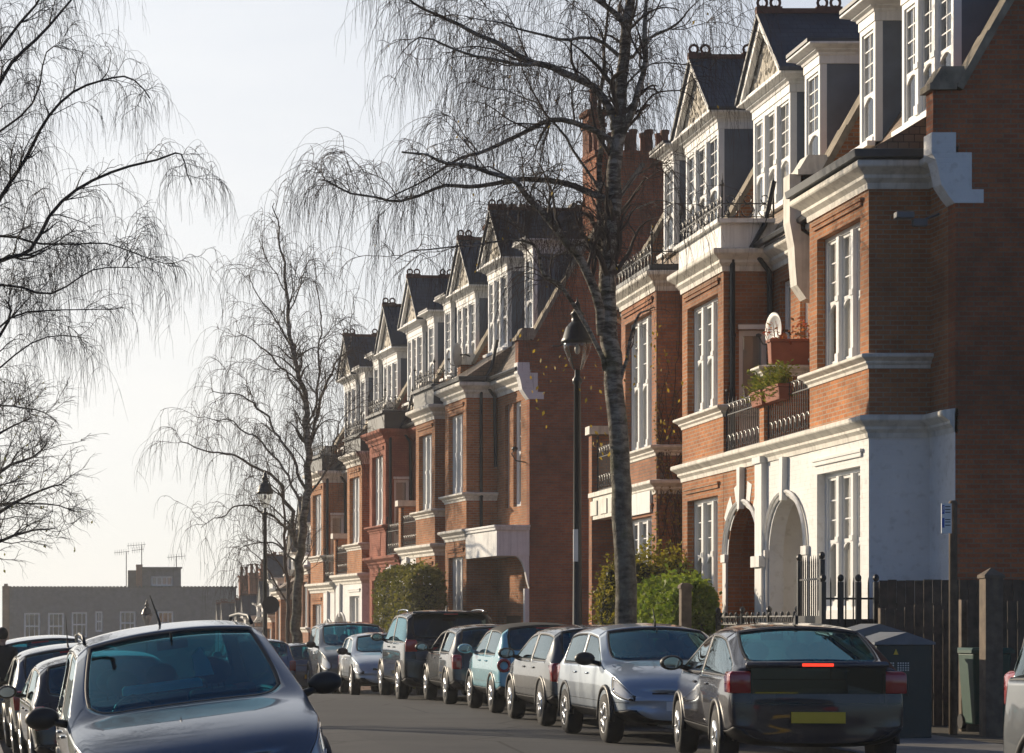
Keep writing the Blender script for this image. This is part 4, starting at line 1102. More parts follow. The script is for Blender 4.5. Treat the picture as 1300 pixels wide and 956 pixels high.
def park(name, label, Yc, Xl, face, paint, L, W_, H, **kw):
    """Xl: outer (camera side) flank; Yc: the end nearest the camera; face 'away' or 'us'"""
    kind = kw.pop('kindc', 'hatch'); turn = kw.pop('turn', 0)
    xc = Xl + W_ / 2
    if face == 'away': loc = (xc, Yc, gz(xc, Yc + L / 2) + .005); rz = turn
    else: loc = (xc, Yc + L, gz(xc, Yc + L / 2) + .005); rz = math.pi + turn
    return car(name, label, loc, rz, paint, L, W_, H, kind, **kw)
def cp(n, *a, **k): M[n] = m_carpaint(n, *a, **k); return n
PK = 'cars parked along the kerb in front of the houses'
LK = 'cars parked along the kerb opposite the houses'
dk = cp('paint_black_violet', (.022, .02, .026)); sb = cp('paint_silver_blue', (.36, .42, .48), metal=.55, rough=.3); dg_ = cp('paint_dark_grey', (.055, .06, .065), metal=.4, rough=.3)
tq = cp('paint_pale_blue', (.20, .46, .55)); ch = cp('paint_charcoal', (.05, .052, .055), metal=.3, rough=.3); bk = cp('paint_black', (.016, .018, .022)); sv = cp('paint_silver', (.40, .44, .48), metal=.6, rough=.3)
gy = cp('paint_grey', (.10, .11, .12), metal=.45, rough=.3); nv = cp('paint_navy', (.02, .03, .06), metal=.2); sl = cp('paint_slate_silver', (.11, .14, .18), metal=.5, rough=.3); bl2 = cp('paint_mid_blue', (.12, .18, .26), metal=.4)
wh = cp('paint_pale_silver', (.48, .52, .55), metal=.4, rough=.3); M['softtop'] = m_plain('black_canvas_top', (.012, .012, .014), .85, .2, 8, bmp=.3)
park('parked_car', 'black sloping hatchback with split rear window and its brake light on', 23.3, 6.18, 'away', dk, 4.4, 1.75, 1.5, turn=-.105, kindc='fast', antenna='fin', taillit=True, spoiler=True, group=PK, mirror_paint='trim')
park('parked_car', 'silver blue hatchback facing the camera beside the sloping black one', 28.6, 6.22, 'us', sb, 3.95, 1.74, 1.49, antenna='front', group=PK)
park('parked_car', 'dark grey hatchback with red tail light behind the silver blue one', 33.4, 6.32, 'away', dg_, 4.0, 1.74, 1.47, group=PK, antenna=None)
park('parked_car', 'pale blue small car with black canvas roof and ring shaped tail light', 38.3, 6.4, 'away', tq, 3.6, 1.66, 1.5, kindc='city', softtop=True, roof='softtop', ring=True, group=PK, antenna=None, mirror_paint=tq)
park('parked_car', 'charcoal hatchback between the pale blue small car and the black tall car', 42.7, 6.3, 'away', ch, 4.2, 1.76, 1.49, group=PK, antenna=None)
park('parked_car', 'tall black estate with roof rails and wide red tail lights', 46.6, 5.92, 'away', bk, 4.6, 1.95, 1.82, kindc='suv', rails=2, glass='privacy', group=PK, antenna='fin', spoiler=True)
park('parked_car', 'low silver car facing the camera beside the tall black estate', 52.6, 5.6, 'us', sv, 3.9, 1.7, 1.44, group=PK, antenna=None)
park('parked_car', 'dark grey people carrier facing the camera beside the low silver car', 57.2, 5.3, 'us', gy, 4.5, 1.84, 1.82, kindc='suv', group=PK, antenna=None)
for i, (Y, col, l) in enumerate([(63.5, sl, 'slate silver hatchback hidden behind the people carrier'), (68.6, nv, 'navy hatchback hidden further along the row')]):
    park('parked_car', l, Y, kerb(Y + 2) - 2.0, 'away', col, 4.1, 1.75, 1.46, group=PK, antenna=None, turn=.1)
# nearest right: only its rear corner shows
park('parked_car', 'grey estate nearest the green bin, only its rear corner in view', 12.4, 6.22, 'us', gy, 4.1, 1.8, 1.72, kindc='suv', belt=1.1, group=PK, antenna=None)
# the car ahead on the near side
t = car('parked_car', 'large silver car with roof rails facing the camera, nearest of all the cars', (.60, 20.9, gz(.7, 20)), math.pi + .05, sl, 4.5, 1.88, 1.735, 'suv', roll=.125, rails=1, antenna=None, group=LK, mirror_paint='trim', glass='sideglass', rwf=.68, belt=1.06)
bm_ = MB(); bm_.cham(-.20, .42, 2.5, 2.62, 1.22, 1.29, .02); bm_.prism([(-.3, 2.5, 1.3), (-.16, 2.5, 1.3), (-.15, 2.5, 1.46), (-.22, 2.5, 1.52), (-.28, 2.5, 1.4)], (0, .1, 0)); bm_.build('seat_cloth', 'tealcloth', t)
an = MB(); an.tube([(.02, 1.9, 1.68), (.02, 1.9, 1.75), (.06, 1.78, 1.97)], [.02, .01, .004], 6); an.build('antenna', 'trim', t)
for (Y, X, col, L, H, l, ant) in [(26.9, .14, nv, 4.2, 1.44, 'black small hatchback just beyond the large silver car with rails', None), (32.6, -.30, gy, 4.2, 1.53, 'dark grey hatchback, middle of three dark cars beyond the large silver one', 'long'),
                                  (38.6, -.86, nv, 4.3, 1.66, 'dark navy hatchback, farthest of three dark cars beyond the large silver one', None), (44.6, -1.7, dg_, 4.2, 1.47, 'dark car hidden in the row opposite the houses', None)]:
    car('parked_car', l, (X, Y, gz(X, Y + 2)), .08, col if col != nv or Y > 30 else bk, L, 1.78, H, 'hatch', roll=-.09, antenna=ant, group=LK)
park('parked_car', 'blue grey car in the road below the far lamp post', 61.0, 3.25, 'away', bl2, 4.2, 1.78, 1.5, antenna=None)
bpy.context.view_layer.update()

# ---------------------------------------------------------------- street furniture
def lamp(label, x, y, h, disc=False, plate=False):
    T = thing('street_lamp', label, 'street lamp', (x, y, gz(x, y) + .1), 0, 'street lamps')
    p = MB(); p.lathe([(.14, 0), (.14, .9), (.16, .95), (.10, 1.05), (.085, 1.15), (.075, 2.5), (.06, h - .75), (.085, h - .72), (.085, h - .66), (.05, h - .62), (.045, h - .5)], (0, 0, 0), 14)
    p.build('post', 'iron', T, True)
    la = MB(); la.tube([(-.42, 0, h - .62 + .48), (.1, 0, h - .62 + .48)], .02, 5)
    la = MB()
    z = h - .5
    c = MB(); c.lathe([(.05, z), (.10, z + .03), (.23, z + .36), (.245, z + .48), (.20, z + .52)], (0, 0, 0), 18)
    g = c.build('lantern_bowl', 'lampglass', T, True)
    c = MB(); c.lathe([(.27, z + .47), (.29, z + .50), (.26, z + .55), (.20, z + .74), (.12, z + .83), (.10, z + .84), (.10, z + .95), (.13, z + .97), (.07, z + 1.03), (.05, z + 1.10), (.055, z + 1.14), (.02, z + 1.2), (.004, z + 1.27)], (0, 0, 0), 18)
    hd = c.build('lantern_hood', 'iron', T, True)
    for q in range(4):
        a = q * math.pi / 2 + .5; b = MB(); b.tube([(.08 * math.cos(a), .08 * math.sin(a), z), (.25 * math.cos(a), .25 * math.sin(a), z + .48)], .008, 4); b.build('lantern_rib', 'iron', T)
    bu = MB(); bu.ell((0, 0, z + .36), .05, .05, .09, 10, 7); bu.build('bulb', 'white', T, True)
    b = MB(); b.tube([(-.3, 0, z + .42), (-.44, 0, z + .42)], .012, 5); b.tube([(-.3, 0, z + .42), (-.2, 0, z + .5)], .012, 5); b.build('side_bracket', 'iron', T)
    if disc:
        m = MB(); m.lathe([(.001, -.01), (.29, -.01), (.29, .01), (.001, .01)], (.18, -.10, PZ(768, y) - gz(x, y) - .1), 22, 'y'); m.build('sign_disc', 'signback', T)
    if plate:
        m = MB(); zz = PZ(700, y) - gz(x, y); m.box(-.10, -.02, -.16, -.13, zz - .28, zz + .28); m.build('sign_plate', 'signwhite', T)
    return T
lamp('tall black lamp post with glass lantern in front of the brick gable', PX(733, 41.2), 41.2, 6.3, plate=True)
lamp('black lamp post with round disc sign by the weeping birch', PX(336.5, 78), 78, 6.83, disc=True)
lamp('small distant lamp post seen above the silver car roof', PX(186.5, 116), 116, 6.4)
# parking sign
X = PX(1210, 29.3)
T = thing('parking_sign', 'tall brown post carrying a small white parking plate by the fence', 'sign', (X, 29.3, gz(X, 29.3) + .11))
p = MB(); p.lathe([(.05, 0), (.05, 2.86), (.055, 2.87), (.04, 2.9)], (0, 0, 0), 14); p.build('post', 'woodpost', T, True)
p = MB(); p.box(-.17, -.045, -.075, -.06, 2.49, 2.86); o = p.build('sign_plate', 'signwhite', T)
q = MB(); q.box(-.163, -.135, -.079, -.0755, 2.73, 2.84); q.box(-.163, -.135, -.079, -.0755, 2.56, 2.68); q.build('blue_marking', 'signblue', o)
q = MB()
for z in (2.82, 2.785, 2.75, 2.66, 2.63, 2.59): q.box(-.125, -.06, -.078, -.0755, z - .006, z + .006)
q.build('lettering', 'signtext', o)
q = MB()    # a white P on the upper blue field
q.box(-.157, -.152, -.083, -.0795, 2.75, 2.825); q.box(-.152, -.141, -.083, -.0795, 2.82, 2.825); q.box(-.152, -.141, -.083, -.0795, 2.788, 2.793); q.box(-.146, -.141, -.083, -.0795, 2.793, 2.82); q.build('lettering', 'signwhite', o)
# boundary fences by the end house
def fence(label, p, q, h, post_h, step=.135, posts=True, wob=.03):
    p, q = Vector(p), Vector(q); L = (q - p).length; d = (q - p) / L; nrm = Vector((-d.y, d.x, 0)); a = math.atan2(d.y, d.x)
    T = thing('wooden_fence', label, 'fence', p, a)
    n = int(L / step); b = MB()
    for i in range(n):
        x = i * step; hh = h + R.uniform(-wob, wob); t = R.uniform(-.004, .004)
        b.box(x + .004, x + step - .004, t, t + .02, .05, hh)
    b.box(0, L, .022, .06, h * .25, h * .25 + .08); b.box(0, L, .022, .06, h * .8, h * .8 + .08)
    b.build('board_panel', 'wood', T)
    if posts:
        k = max(1, round(L / 1.8))
        for i in range(k + 1):
            m = MB(); x = L * i / k; m.box(x - .05, x + .05, .062, .162, 0, post_h); m.build('post', 'woodpost', T)
    return T
fence('dark weathered fence panel below the white painted wall', (11.0, 33.2, 0), (14.5, 33.2, 0), 1.70, 1.7, wob=.05)
fence('tall dark screen boards against the brick gable wall', (11.75, 35.75, 0), (17.0, 35.75, 0), 2.14, 2.1, posts=False, wob=.008)
fence('weathered fence with pale top rail beside the green bin', (11.45, 31.3, 0), (17.0, 31.3, 0), 1.78, 1.8, wob=.01)
T = thing('gate_post', 'square wooden gate post with a pointed cap beside the green bin', 'gate post', (PX(1262, 30), 30.1, 0))
m = MB(); m.box(-.11, .11, -.11, .11, 0, 2.06); m.build('post', 'woodpost', T)
m = MB(); m.add([(-.13, -.13, 2.061), (.13, -.13, 2.061), (.13, .13, 2.061), (-.13, .13, 2.061), (-.13, -.13, 2.1), (.13, -.13, 2.1), (.13, .13, 2.1), (-.13, .13, 2.1), (0, 0, 2.2)], [(0, 3, 2, 1), (0, 1, 5, 4), (1, 2, 6, 5), (2, 3, 7, 6), (3, 0, 4, 7), (4, 5, 8), (5, 6, 8), (6, 7, 8), (7, 4, 8)]); m.build('cap', 'woodpost', T)
# cabinets
def cabinet(label, x0, x1, y0, y1, h, mt, vents):
    T = thing('utility_cabinet', label, 'cabinet', ((x0 + x1) / 2, (y0 + y1) / 2, .11), 0, 'street cabinets'); a, b = (x1 - x0) / 2, (y1 - y0) / 2
    m = MB(); m.box(-a, a, -b, b, 0, h); m.build('body', mt, T, bevel=.01)
    m = MB(); o_ = .035
    m.prism([(-a - o_, -b - o_, h + .001), (a + o_, -b - o_, h + .001), (a + o_, -b - o_, h + .03), (a * .05 + 0, -b - o_, h + .15), (-a - o_, -b - o_, h + .03)], (0, 2 * (b + o_), 0)); m.build('sloped_lid', 'greybin' if vents else mt, T)
    if vents:
        v = MB()
        for i in range(10):
            for j in range(4): x = -a + .07 + i * .03 + (.03 if i > 4 else 0); z = h - .23 - j * .028; v.box(x, x + .017, -b - .004, -b - .001, z, z + .017)
        v.build('vent_grille', 'binslit', T)
        v = MB(); v.prism([(-a + .20, -b - .004, h - .12), (-a + .26, -b - .004, h - .12), (-a + .23, -b - .004, h - .05)], (0, .003, 0)); v.build('warning_marking', 'plate_y', T)
    m = MB(); m.tube([(a * .1, -b - .02, h * .45), (a * .1, -b - .02, h * .58)], .012, 5); m.build('handle', 'iron', T)
    return T
cabinet('dark green street cabinet with white vent grid', PX(1113, 28.4), PX(1183, 28.4), 28.4, 29.3, 1.12, 'green', True)
cabinet('grey street cabinet with pitched lid behind the green one', PX(1078, 30.8), PX(1150, 30.8), 30.8, 31.5, 1.22, 'greybin', False)
T = thing('wheelie_bin', 'green wheelie bin below the pointed gate post', 'bin', (PX(1251, 30.65), 30.68, .1))
m = MB(); m.add([(-.2, -.22, .08), (.2, -.22, .08), (.2, .22, .08), (-.2, .22, .08), (-.25, -.27, 1.0), (.25, -.27, 1.0), (.25, .27, 1.0), (-.25, .27, 1.0)], [(0, 3, 2, 1), (4, 5, 6, 7), (0, 1, 5, 4), (1, 2, 6, 5), (2, 3, 7, 6), (3, 0, 4, 7)]); m.build('body', 'greenbin', T, bevel=.02)
m = MB(); m.cham(-.28, .28, -.30, .30, 1.001, 1.07, .03); m.build('lid', 'greenbin', T)
for sx in (-.2, .2): m = MB(); m.lathe([(.001, -.03), (.1, -.03), (.1, .03), (.001, .03)], (sx, .25, .1), 12, 'x'); m.build('wheel', 'rubber', T)
# iron fence and gate, low railing
def iron_fence(name, label, cat, p, q, h, posts, step=.11, solid=None, low=False):
    p, q = Vector(p), Vector(q); L = (q - p).length; d = (q - p) / L; a = math.atan2(d.y, d.x)
    T = thing(name, label, cat, p, a)
    b = MB()
    if low:
        for z in (h * .5, h * .9): b.tube([(0, 0, z), (L, 0, z)], .018, 5)
        n = int(L / .34)
        for i in range(n):
            x = L * (i + .5) / n
            b.ring((x - .07, 0, h * .7), .06, .012, 'y', 10, 4); b.ring((x + .07, 0, h * .7), .06, .012, 'y', 10, 4); b.ell((x, 0, h * 1.0), .03, .03, .05, 6, 5)
            b.tube([(x, 0, 0), (x, 0, h)], .012, 4)
    else:
        for z in (.15, h * .55, h * .88): b.box(0, L, -.015, .015, z, z + .03)
        n = int(L / step)
        for i in range(n + 1):
            x = L * i / n; b.tube([(x, 0, .05), (x, 0, h), (x, 0, h + .09)], [.011, .011, .002], 5)
    b.build('railing_grating', 'iron', T)
    if solid: m = MB(); m.box(0, L, .02, .03, .1, solid); m.build('back_sheet', 'iron', T)
    for i in range(posts):
        x = L * i / (posts - 1); m = MB(); m.box(x - .035, x + .035, -.035, .035, 0, h + .02); m.ell((x, 0, h + .08), .05, .05, .06, 8, 6); m.build('post', 'iron', T)
    return T
iron_fence('iron_fence', 'black iron fence with ball topped posts before the white bay window', 'fence', (PX(1045, 36.3), 36.3, 0), (PX(1112, 36.3), 36.3, 0), 2.1, 4, solid=1.55)
iron_fence('iron_gate', 'tall black iron gate beside the ball topped iron fence', 'gate', (PX(1044, 36.4), 36.42, 0), (PX(1044, 36.4), 37.6, 0), 2.45, 2, step=.1, solid=1.6)
T = thing('boundary_wall', 'low brick front garden wall carrying the scrolled railing', 'wall', (11.0, 37.7, 0))
m = MB(); m.box(0, .22, 0, 5.0, 0, 1.22); m.build('wall', 'brick_dark', T); m = MB(); m.box(-.03, .25, -.02, 5.02, 1.221, 1.29); m.build('coping', 'coping', T)
iron_fence('low_railing', 'low scrolled railing with ball finials on the front garden wall', 'railing', (11.1, 37.72, 1.29), (11.1, 42.6, 1.29), .34, 4, low=True)
# garden walls further along
for (y0, y1, x0, x1, l) in ((43.0, 58.0, 11.45, 11.45, 'low brick garden wall behind the bright hedge and round bushes'), (69.2, 98, 10.6, 7.6, 'low brick garden wall along the middle terrace')):
    d = Vector((x1 - x0, y1 - y0, 0)); a = math.atan2(d.y, d.x); z = gz(x0, (y0 + y1) / 2) - .3
    T = thing('boundary_wall', l, 'wall', (x0, y0, z), a); m = MB(); m.box(0, d.length, -.22, 0, -1.2, 1.2); m.build('wall', 'brick_dark', T); m = MB(); m.box(-.02, d.length + .02, -.25, .03, 1.201, 1.27); m.build('coping', 'coping', T)
T = thing('gate_post', 'dark square post standing in front of the bright green hedge', 'gate post', (PX(870, 42.0), 42.0, 0)); m = MB(); m.box(-.09, .09, -.09, .09, 0, 2.1); m.build('post', 'woodpost', T); m = MB(); m.cham(-.11, .11, -.11, .11, 2.101, 2.2, .05); m.build('cap', 'woodpost', T)
# satellite dishes
def dish(label, c, par, r=.34):
    T = thing('satellite_dish', label, 'satellite dish', c, 0, 'satellite dishes'); T.rotation_euler = (0, 0, rad(par))
    m = MB(); m.lathe([(.001, .0), (r * .4, .012), (r * .75, .045), (r, .085), (r, .095), (r * .75, .058), (r * .4, .026), (.001, .014)], (0, 0, 0), 22, 'y'); o = m.build('reflector', 'dish', T, True)
    m = MB(); m.tube([(0, -.01, -r * .9), (0, .3, -r * .75), (0, .38, -r * .35)], .014, 5); m.ell((0, .38, -r * .28), .035, .06, .035, 8, 6); m.build('feed_arm', 'iron', T)
    m = MB(); m.tube([(0, -.02, 0), (0, -.2, 0), (.1, -.3, -.05)], .025, 6); m.build('bracket', 'iron', T)
dish('pale satellite dish on the balcony wall above the planter', at(B, .62, 1.25, 6.95), 100)
dish('dark satellite dish at the roof edge of the end house with porch canopy', at(D, .5, 6.2, 10.9), 60, .4)
# planters
def planter(label, c, L, Wd, h, rz, leaf, nleaf, hh, mt='terra', red=False):
    T = thing('planter_box', label, 'planter', c, rz)
    m = MB(); m.add([(-L / 2 + .02, -Wd / 2 + .02, 0), (L / 2 - .02, -Wd / 2 + .02, 0), (L / 2 - .02, Wd / 2 - .02, 0), (-L / 2 + .02, Wd / 2 - .02, 0), (-L / 2, -Wd / 2, h), (L / 2, -Wd / 2, h), (L / 2, Wd / 2, h), (-L / 2, Wd / 2, h)], [(0, 3, 2, 1), (4, 5, 6, 7), (0, 1, 5, 4), (1, 2, 6, 5), (2, 3, 7, 6), (3, 0, 4, 7)])
    m.build('box', mt, T, bevel=.012); m = MB(); m.box(-L / 2 - .02, L / 2 + .02, -Wd / 2 - .02, Wd / 2 + .02, h + .001, h + .05); m.build('rim', mt, T)
    m = MB()
    for i in range(nleaf):
        x = R.uniform(-L / 2, L / 2) * 1.05; y = R.gauss(0, Wd * .4); t = R.random() ** .8
        z = h + .03 + t * hh * (.6 + .5 * math.sin(x * 9)) - (abs(y) > Wd * .5) * R.uniform(0, .25)
        s = R.uniform(.03, .065); a = R.uniform(0, 6.28); d = Vector((math.cos(a), math.sin(a), R.uniform(-.6, .8))).normalized(); u = d.orthogonal().normalized()
        c0 = Vector((x, y, z)); m.add([c0, c0 + d * s + u * s * .4, c0 + d * s * 2, c0 + d * s - u * s * .4], [(0, 1, 2, 3)])
    for i in range(nleaf // 12): x = R.uniform(-L / 2, L / 2); m.tube([(x, 0, h), (x + R.uniform(-.1, .1), R.uniform(-.1, .1), h + hh * R.uniform(.4, 1))], .006, 3)
    m.build('foliage', leaf, T)
planter('terracotta planter with red leaved plant on the white balcony ledge', at(A, .5, 7.0, 6.16), .8, .24, .42, 0, 'redleaf', 170, .40)
planter('window box full of green plants hung on the balcony rail nearer the white bay', at(A, -.02, 6.0, 5.42), .9, .24, .22, math.pi / 2, 'plant', 900, .42)
planter('window box of trailing green plants at the corner of the balcony rail', at(B, -.02, .0, 5.42), .7, .24, .22, math.pi / 2, 'plant', 800, .46)
# security camera, alarm box and wall cables on the gables
T = thing('wall_lamp', 'small hooked bracket lamp on the far end house wall', 'wall lamp', at(D, .96, .4, 7.1), TH); m = MB(); m.tube([(0, 0, 0), (-.3, 0, .05), (-.42, 0, .25), (-.35, 0, .35)], .02, 5); m.build('bracket', 'iron', T); m = MB(); m.ell((-.33, 0, .4), .1, .1, .07, 10, 6); m.build('shade', 'iron', T)
T = thing('floodlight', 'small grey twin floodlight under the gable corbel of the end house', 'floodlight', at(A, .55, .7, 7.75)); m = MB(); m.box(-.28, .0, -.1, .06, .0, .1); m.box(.0, .22, -.05, .05, -.12, .0); m.build('housing', 'greybin', T, bevel=.015); m = MB(); m.tube([(.2, 0, 0), (.42, 0, .08)], .02, 5); m.build('bracket', 'greybin', T)
# ---------------------------------------------------------------- plants
def leafmass(T, name, mt, pts_fn, n, s0, s1, up=.3):
    v = []; f = []
    for i in range(n):
        c = Vector(pts_fn())
        if i % 29 == 0: c += Vector((R.gauss(0, .07), R.gauss(0, .07), abs(R.gauss(0, .16))))      # stray sprigs
        s = R.uniform(s0, s1)
        d = Vector((R.gauss(0, 1), R.gauss(0, 1), R.gauss(up, .8))).normalized(); u = d.cross(Vector((R.gauss(0, 1), R.gauss(0, 1), R.gauss(0, 1)))).normalized()
        o = len(v); v += [c - d * s, c + u * s * .5 + d * s * .1, c + d * s, c - u * s * .5 + d * s * .1]; f.append((o, o + 1, o + 2, o + 3))
    m = MB(); m.add(v, f); return m.build(name, mt, T)
def blob(c, r, rough=.18, seed=0):
    c = Vector(c)
    def fn():
        d = Vector((R.gauss(0, 1), R.gauss(0, 1), R.gauss(0, 1))).normalized()
        k = 1 + rough * 2.2 * noise.noise(d * 2.3 + Vector((seed, 0, 0))) + rough * noise.noise(d * 6 + Vector((0, seed, 0)))
        t = R.random() ** .22
        return c + Vector((d.x * r[0], d.y * r[1], d.z * r[2])) * k * t
    return fn
def bush(name, label, x, y, blobs, leaf, n, s0, s1, stems=9):
    T = thing(name, label, 'bush' if name != 'hedge' else 'hedge', (x, y, gz(x, y)))
    top = max(b[2] for b, r in blobs)
    sm = MB()
    for i in range(stems):
        b, r = R.choice(blobs); e = Vector(b) + Vector((R.uniform(-.6, .6) * r[0], R.uniform(-.6, .6) * r[1], R.uniform(-.2, .7) * r[2])); s_ = Vector((b[0] * .7 + R.uniform(-.1, .1), b[1] * .7, 0))
        sm.tube([s_, s_.lerp(e, .5) + Vector((R.uniform(-.1, .1), R.uniform(-.1, .1), 0)), e], [.03, .02, .006], 5)
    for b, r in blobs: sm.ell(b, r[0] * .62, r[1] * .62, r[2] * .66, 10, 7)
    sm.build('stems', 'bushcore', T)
    tot = sum(r[0] * r[1] * r[2] for b, r in blobs); fns = [(blob(b, r, .2, i * 3.7), r[0] * r[1] * r[2] / tot) for i, (b, r) in enumerate(blobs)]
    def fn():
        q = R.random()
        for g, wgt in fns:
            q -= wgt
            if q <= 0: return g()
        return fns[-1][0]()
    leafmass(T, 'foliage', leaf, fn, n, s0, s1)
bush('round_bush', 'large rounded golden green bush rising behind the bright hedge', PX(832, 48.5), 48.5, [((0, 0, 1.9), (.78, .8, 1.25)), ((.45, .3, 2.3), (.55, .6, .85)), ((-.35, -.2, 2.2), (.5, .5, .9)), ((.1, 0, .9), (.8, .8, .9))], 'bushleaf', 9000, .03, .065)
bush('round_bush', 'smaller golden bush close to the birch trunk on its lamp post side', PX(772, 49.5), 49.5, [((0, 0, 1.3), (.36, .5, 1.4)), ((.05, 0, 2.3), (.26, .35, .6)), ((.1, 0, .8), (.4, .5, .8))], 'bushleaf', 4200, .03, .06)
def boxhedge(name, label, o, rz, L, Wd, h, leaf, n, s0, s1):
    T = thing(name, label, 'hedge', o, rz)
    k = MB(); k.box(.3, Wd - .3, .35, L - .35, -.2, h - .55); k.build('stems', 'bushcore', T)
    def fn():
        q = R.random()
        if q < .25: p = (0, R.uniform(0, L), R.uniform(0, h))
        elif q < .5: p = (R.uniform(0, Wd), 0, R.uniform(0, h))
        elif q < .7: p = (R.uniform(0, Wd), R.uniform(0, L), h)
        elif q < .85: p = (Wd, R.uniform(0, L), R.uniform(0, h))
        else: p = (R.uniform(0, Wd), L, R.uniform(0, h))
        nn = noise.noise(Vector(p) * 2.1 + Vector((label.__len__(), 0, 0))) * .16 + noise.noise(Vector(p) * 6) * .07
        cx, cy, cz = Wd / 2, L / 2, h / 2
        d = Vector((p[0] - cx, p[1] - cy, (p[2] - cz))); cr = max(0, (abs(d.x) / cx) ** 2 + (max(d.z, 0) / cz) ** 2 + (abs(d.y) / cy) ** 2 - 1.35) * .28
        return Vector(p) + d.normalized() * (nn + R.gauss(-.03, .05) - cr)
    leafmass(T, 'foliage', leaf, fn, n, s0, s1)
boxhedge('hedge', 'bright green leafy hedge behind the parked silver blue car', (10.35, 43.0, gz(10.4, 43)), 0, 3.6, 1.0, 2.28, 'hedge', 13000, .035, .08)
boxhedge('hedge', 'clipped mottled hedge in front of the middle terrace', (9.15, 70.6, gz(9.2, 72)), TH, 5.2, 1.25, 4.0, 'ivy', 15000, .04, .085)
bush('round_bush', 'dark low shrub at the corner house by the far lamp', PX(395, 92), 92, [((0, 0, .8), (.8, .8, 1.0)), ((.5, .2, 1.2), (.6, .6, .7))], 'ivy', 2500, .04, .08)
# dry creeper on house C's bay
T = thing('climbing_creeper', 'leafless brown creeper with a few yellow leaves on the bay side wall', 'creeper', (XB, 50.05, 0))
m = MB(); lv, lf = [], []
for i in range(70):
    x = R.uniform(.02, .94); z = R.uniform(-.1, 4) if i < 45 else R.uniform(2, 6); pts = []; y = 1.15 - .02
    dx = R.uniform(-.05, .05)
    for s in range(R.randint(8, 18)):
        pts.append((min(.95, max(.01, x)), y - .012 * (s % 3) - .004, z)); x += dx + R.uniform(-.09, .09); z += R.uniform(.12, .32)
        if z > 8.9: break
        if R.random() < .8:
            c = Vector(pts[-1]) + Vector((R.uniform(-.08, .08), -.03, R.uniform(-.1, .1))); s_ = R.uniform(.02, .05); o = len(lv)
            d = Vector((R.gauss(0, 1), R.gauss(0, .4), R.gauss(-.6, .6))).normalized(); u = d.cross(Vector((0, 1, 0))).normalized()
            lv += [c - d * s_, c + u * s_ * .6, c + d * s_, c - u * s_ * .6]; lf.append((o, o + 1, o + 2, o + 3))
    if len(pts) > 2: m.tube(pts, [.012 - .008 * q / len(pts) for q in range(len(pts))], 4)
m.build('stems', 'twig', T); m = MB(); m.add(lv, lf); m.build('foliage', 'creep', T)

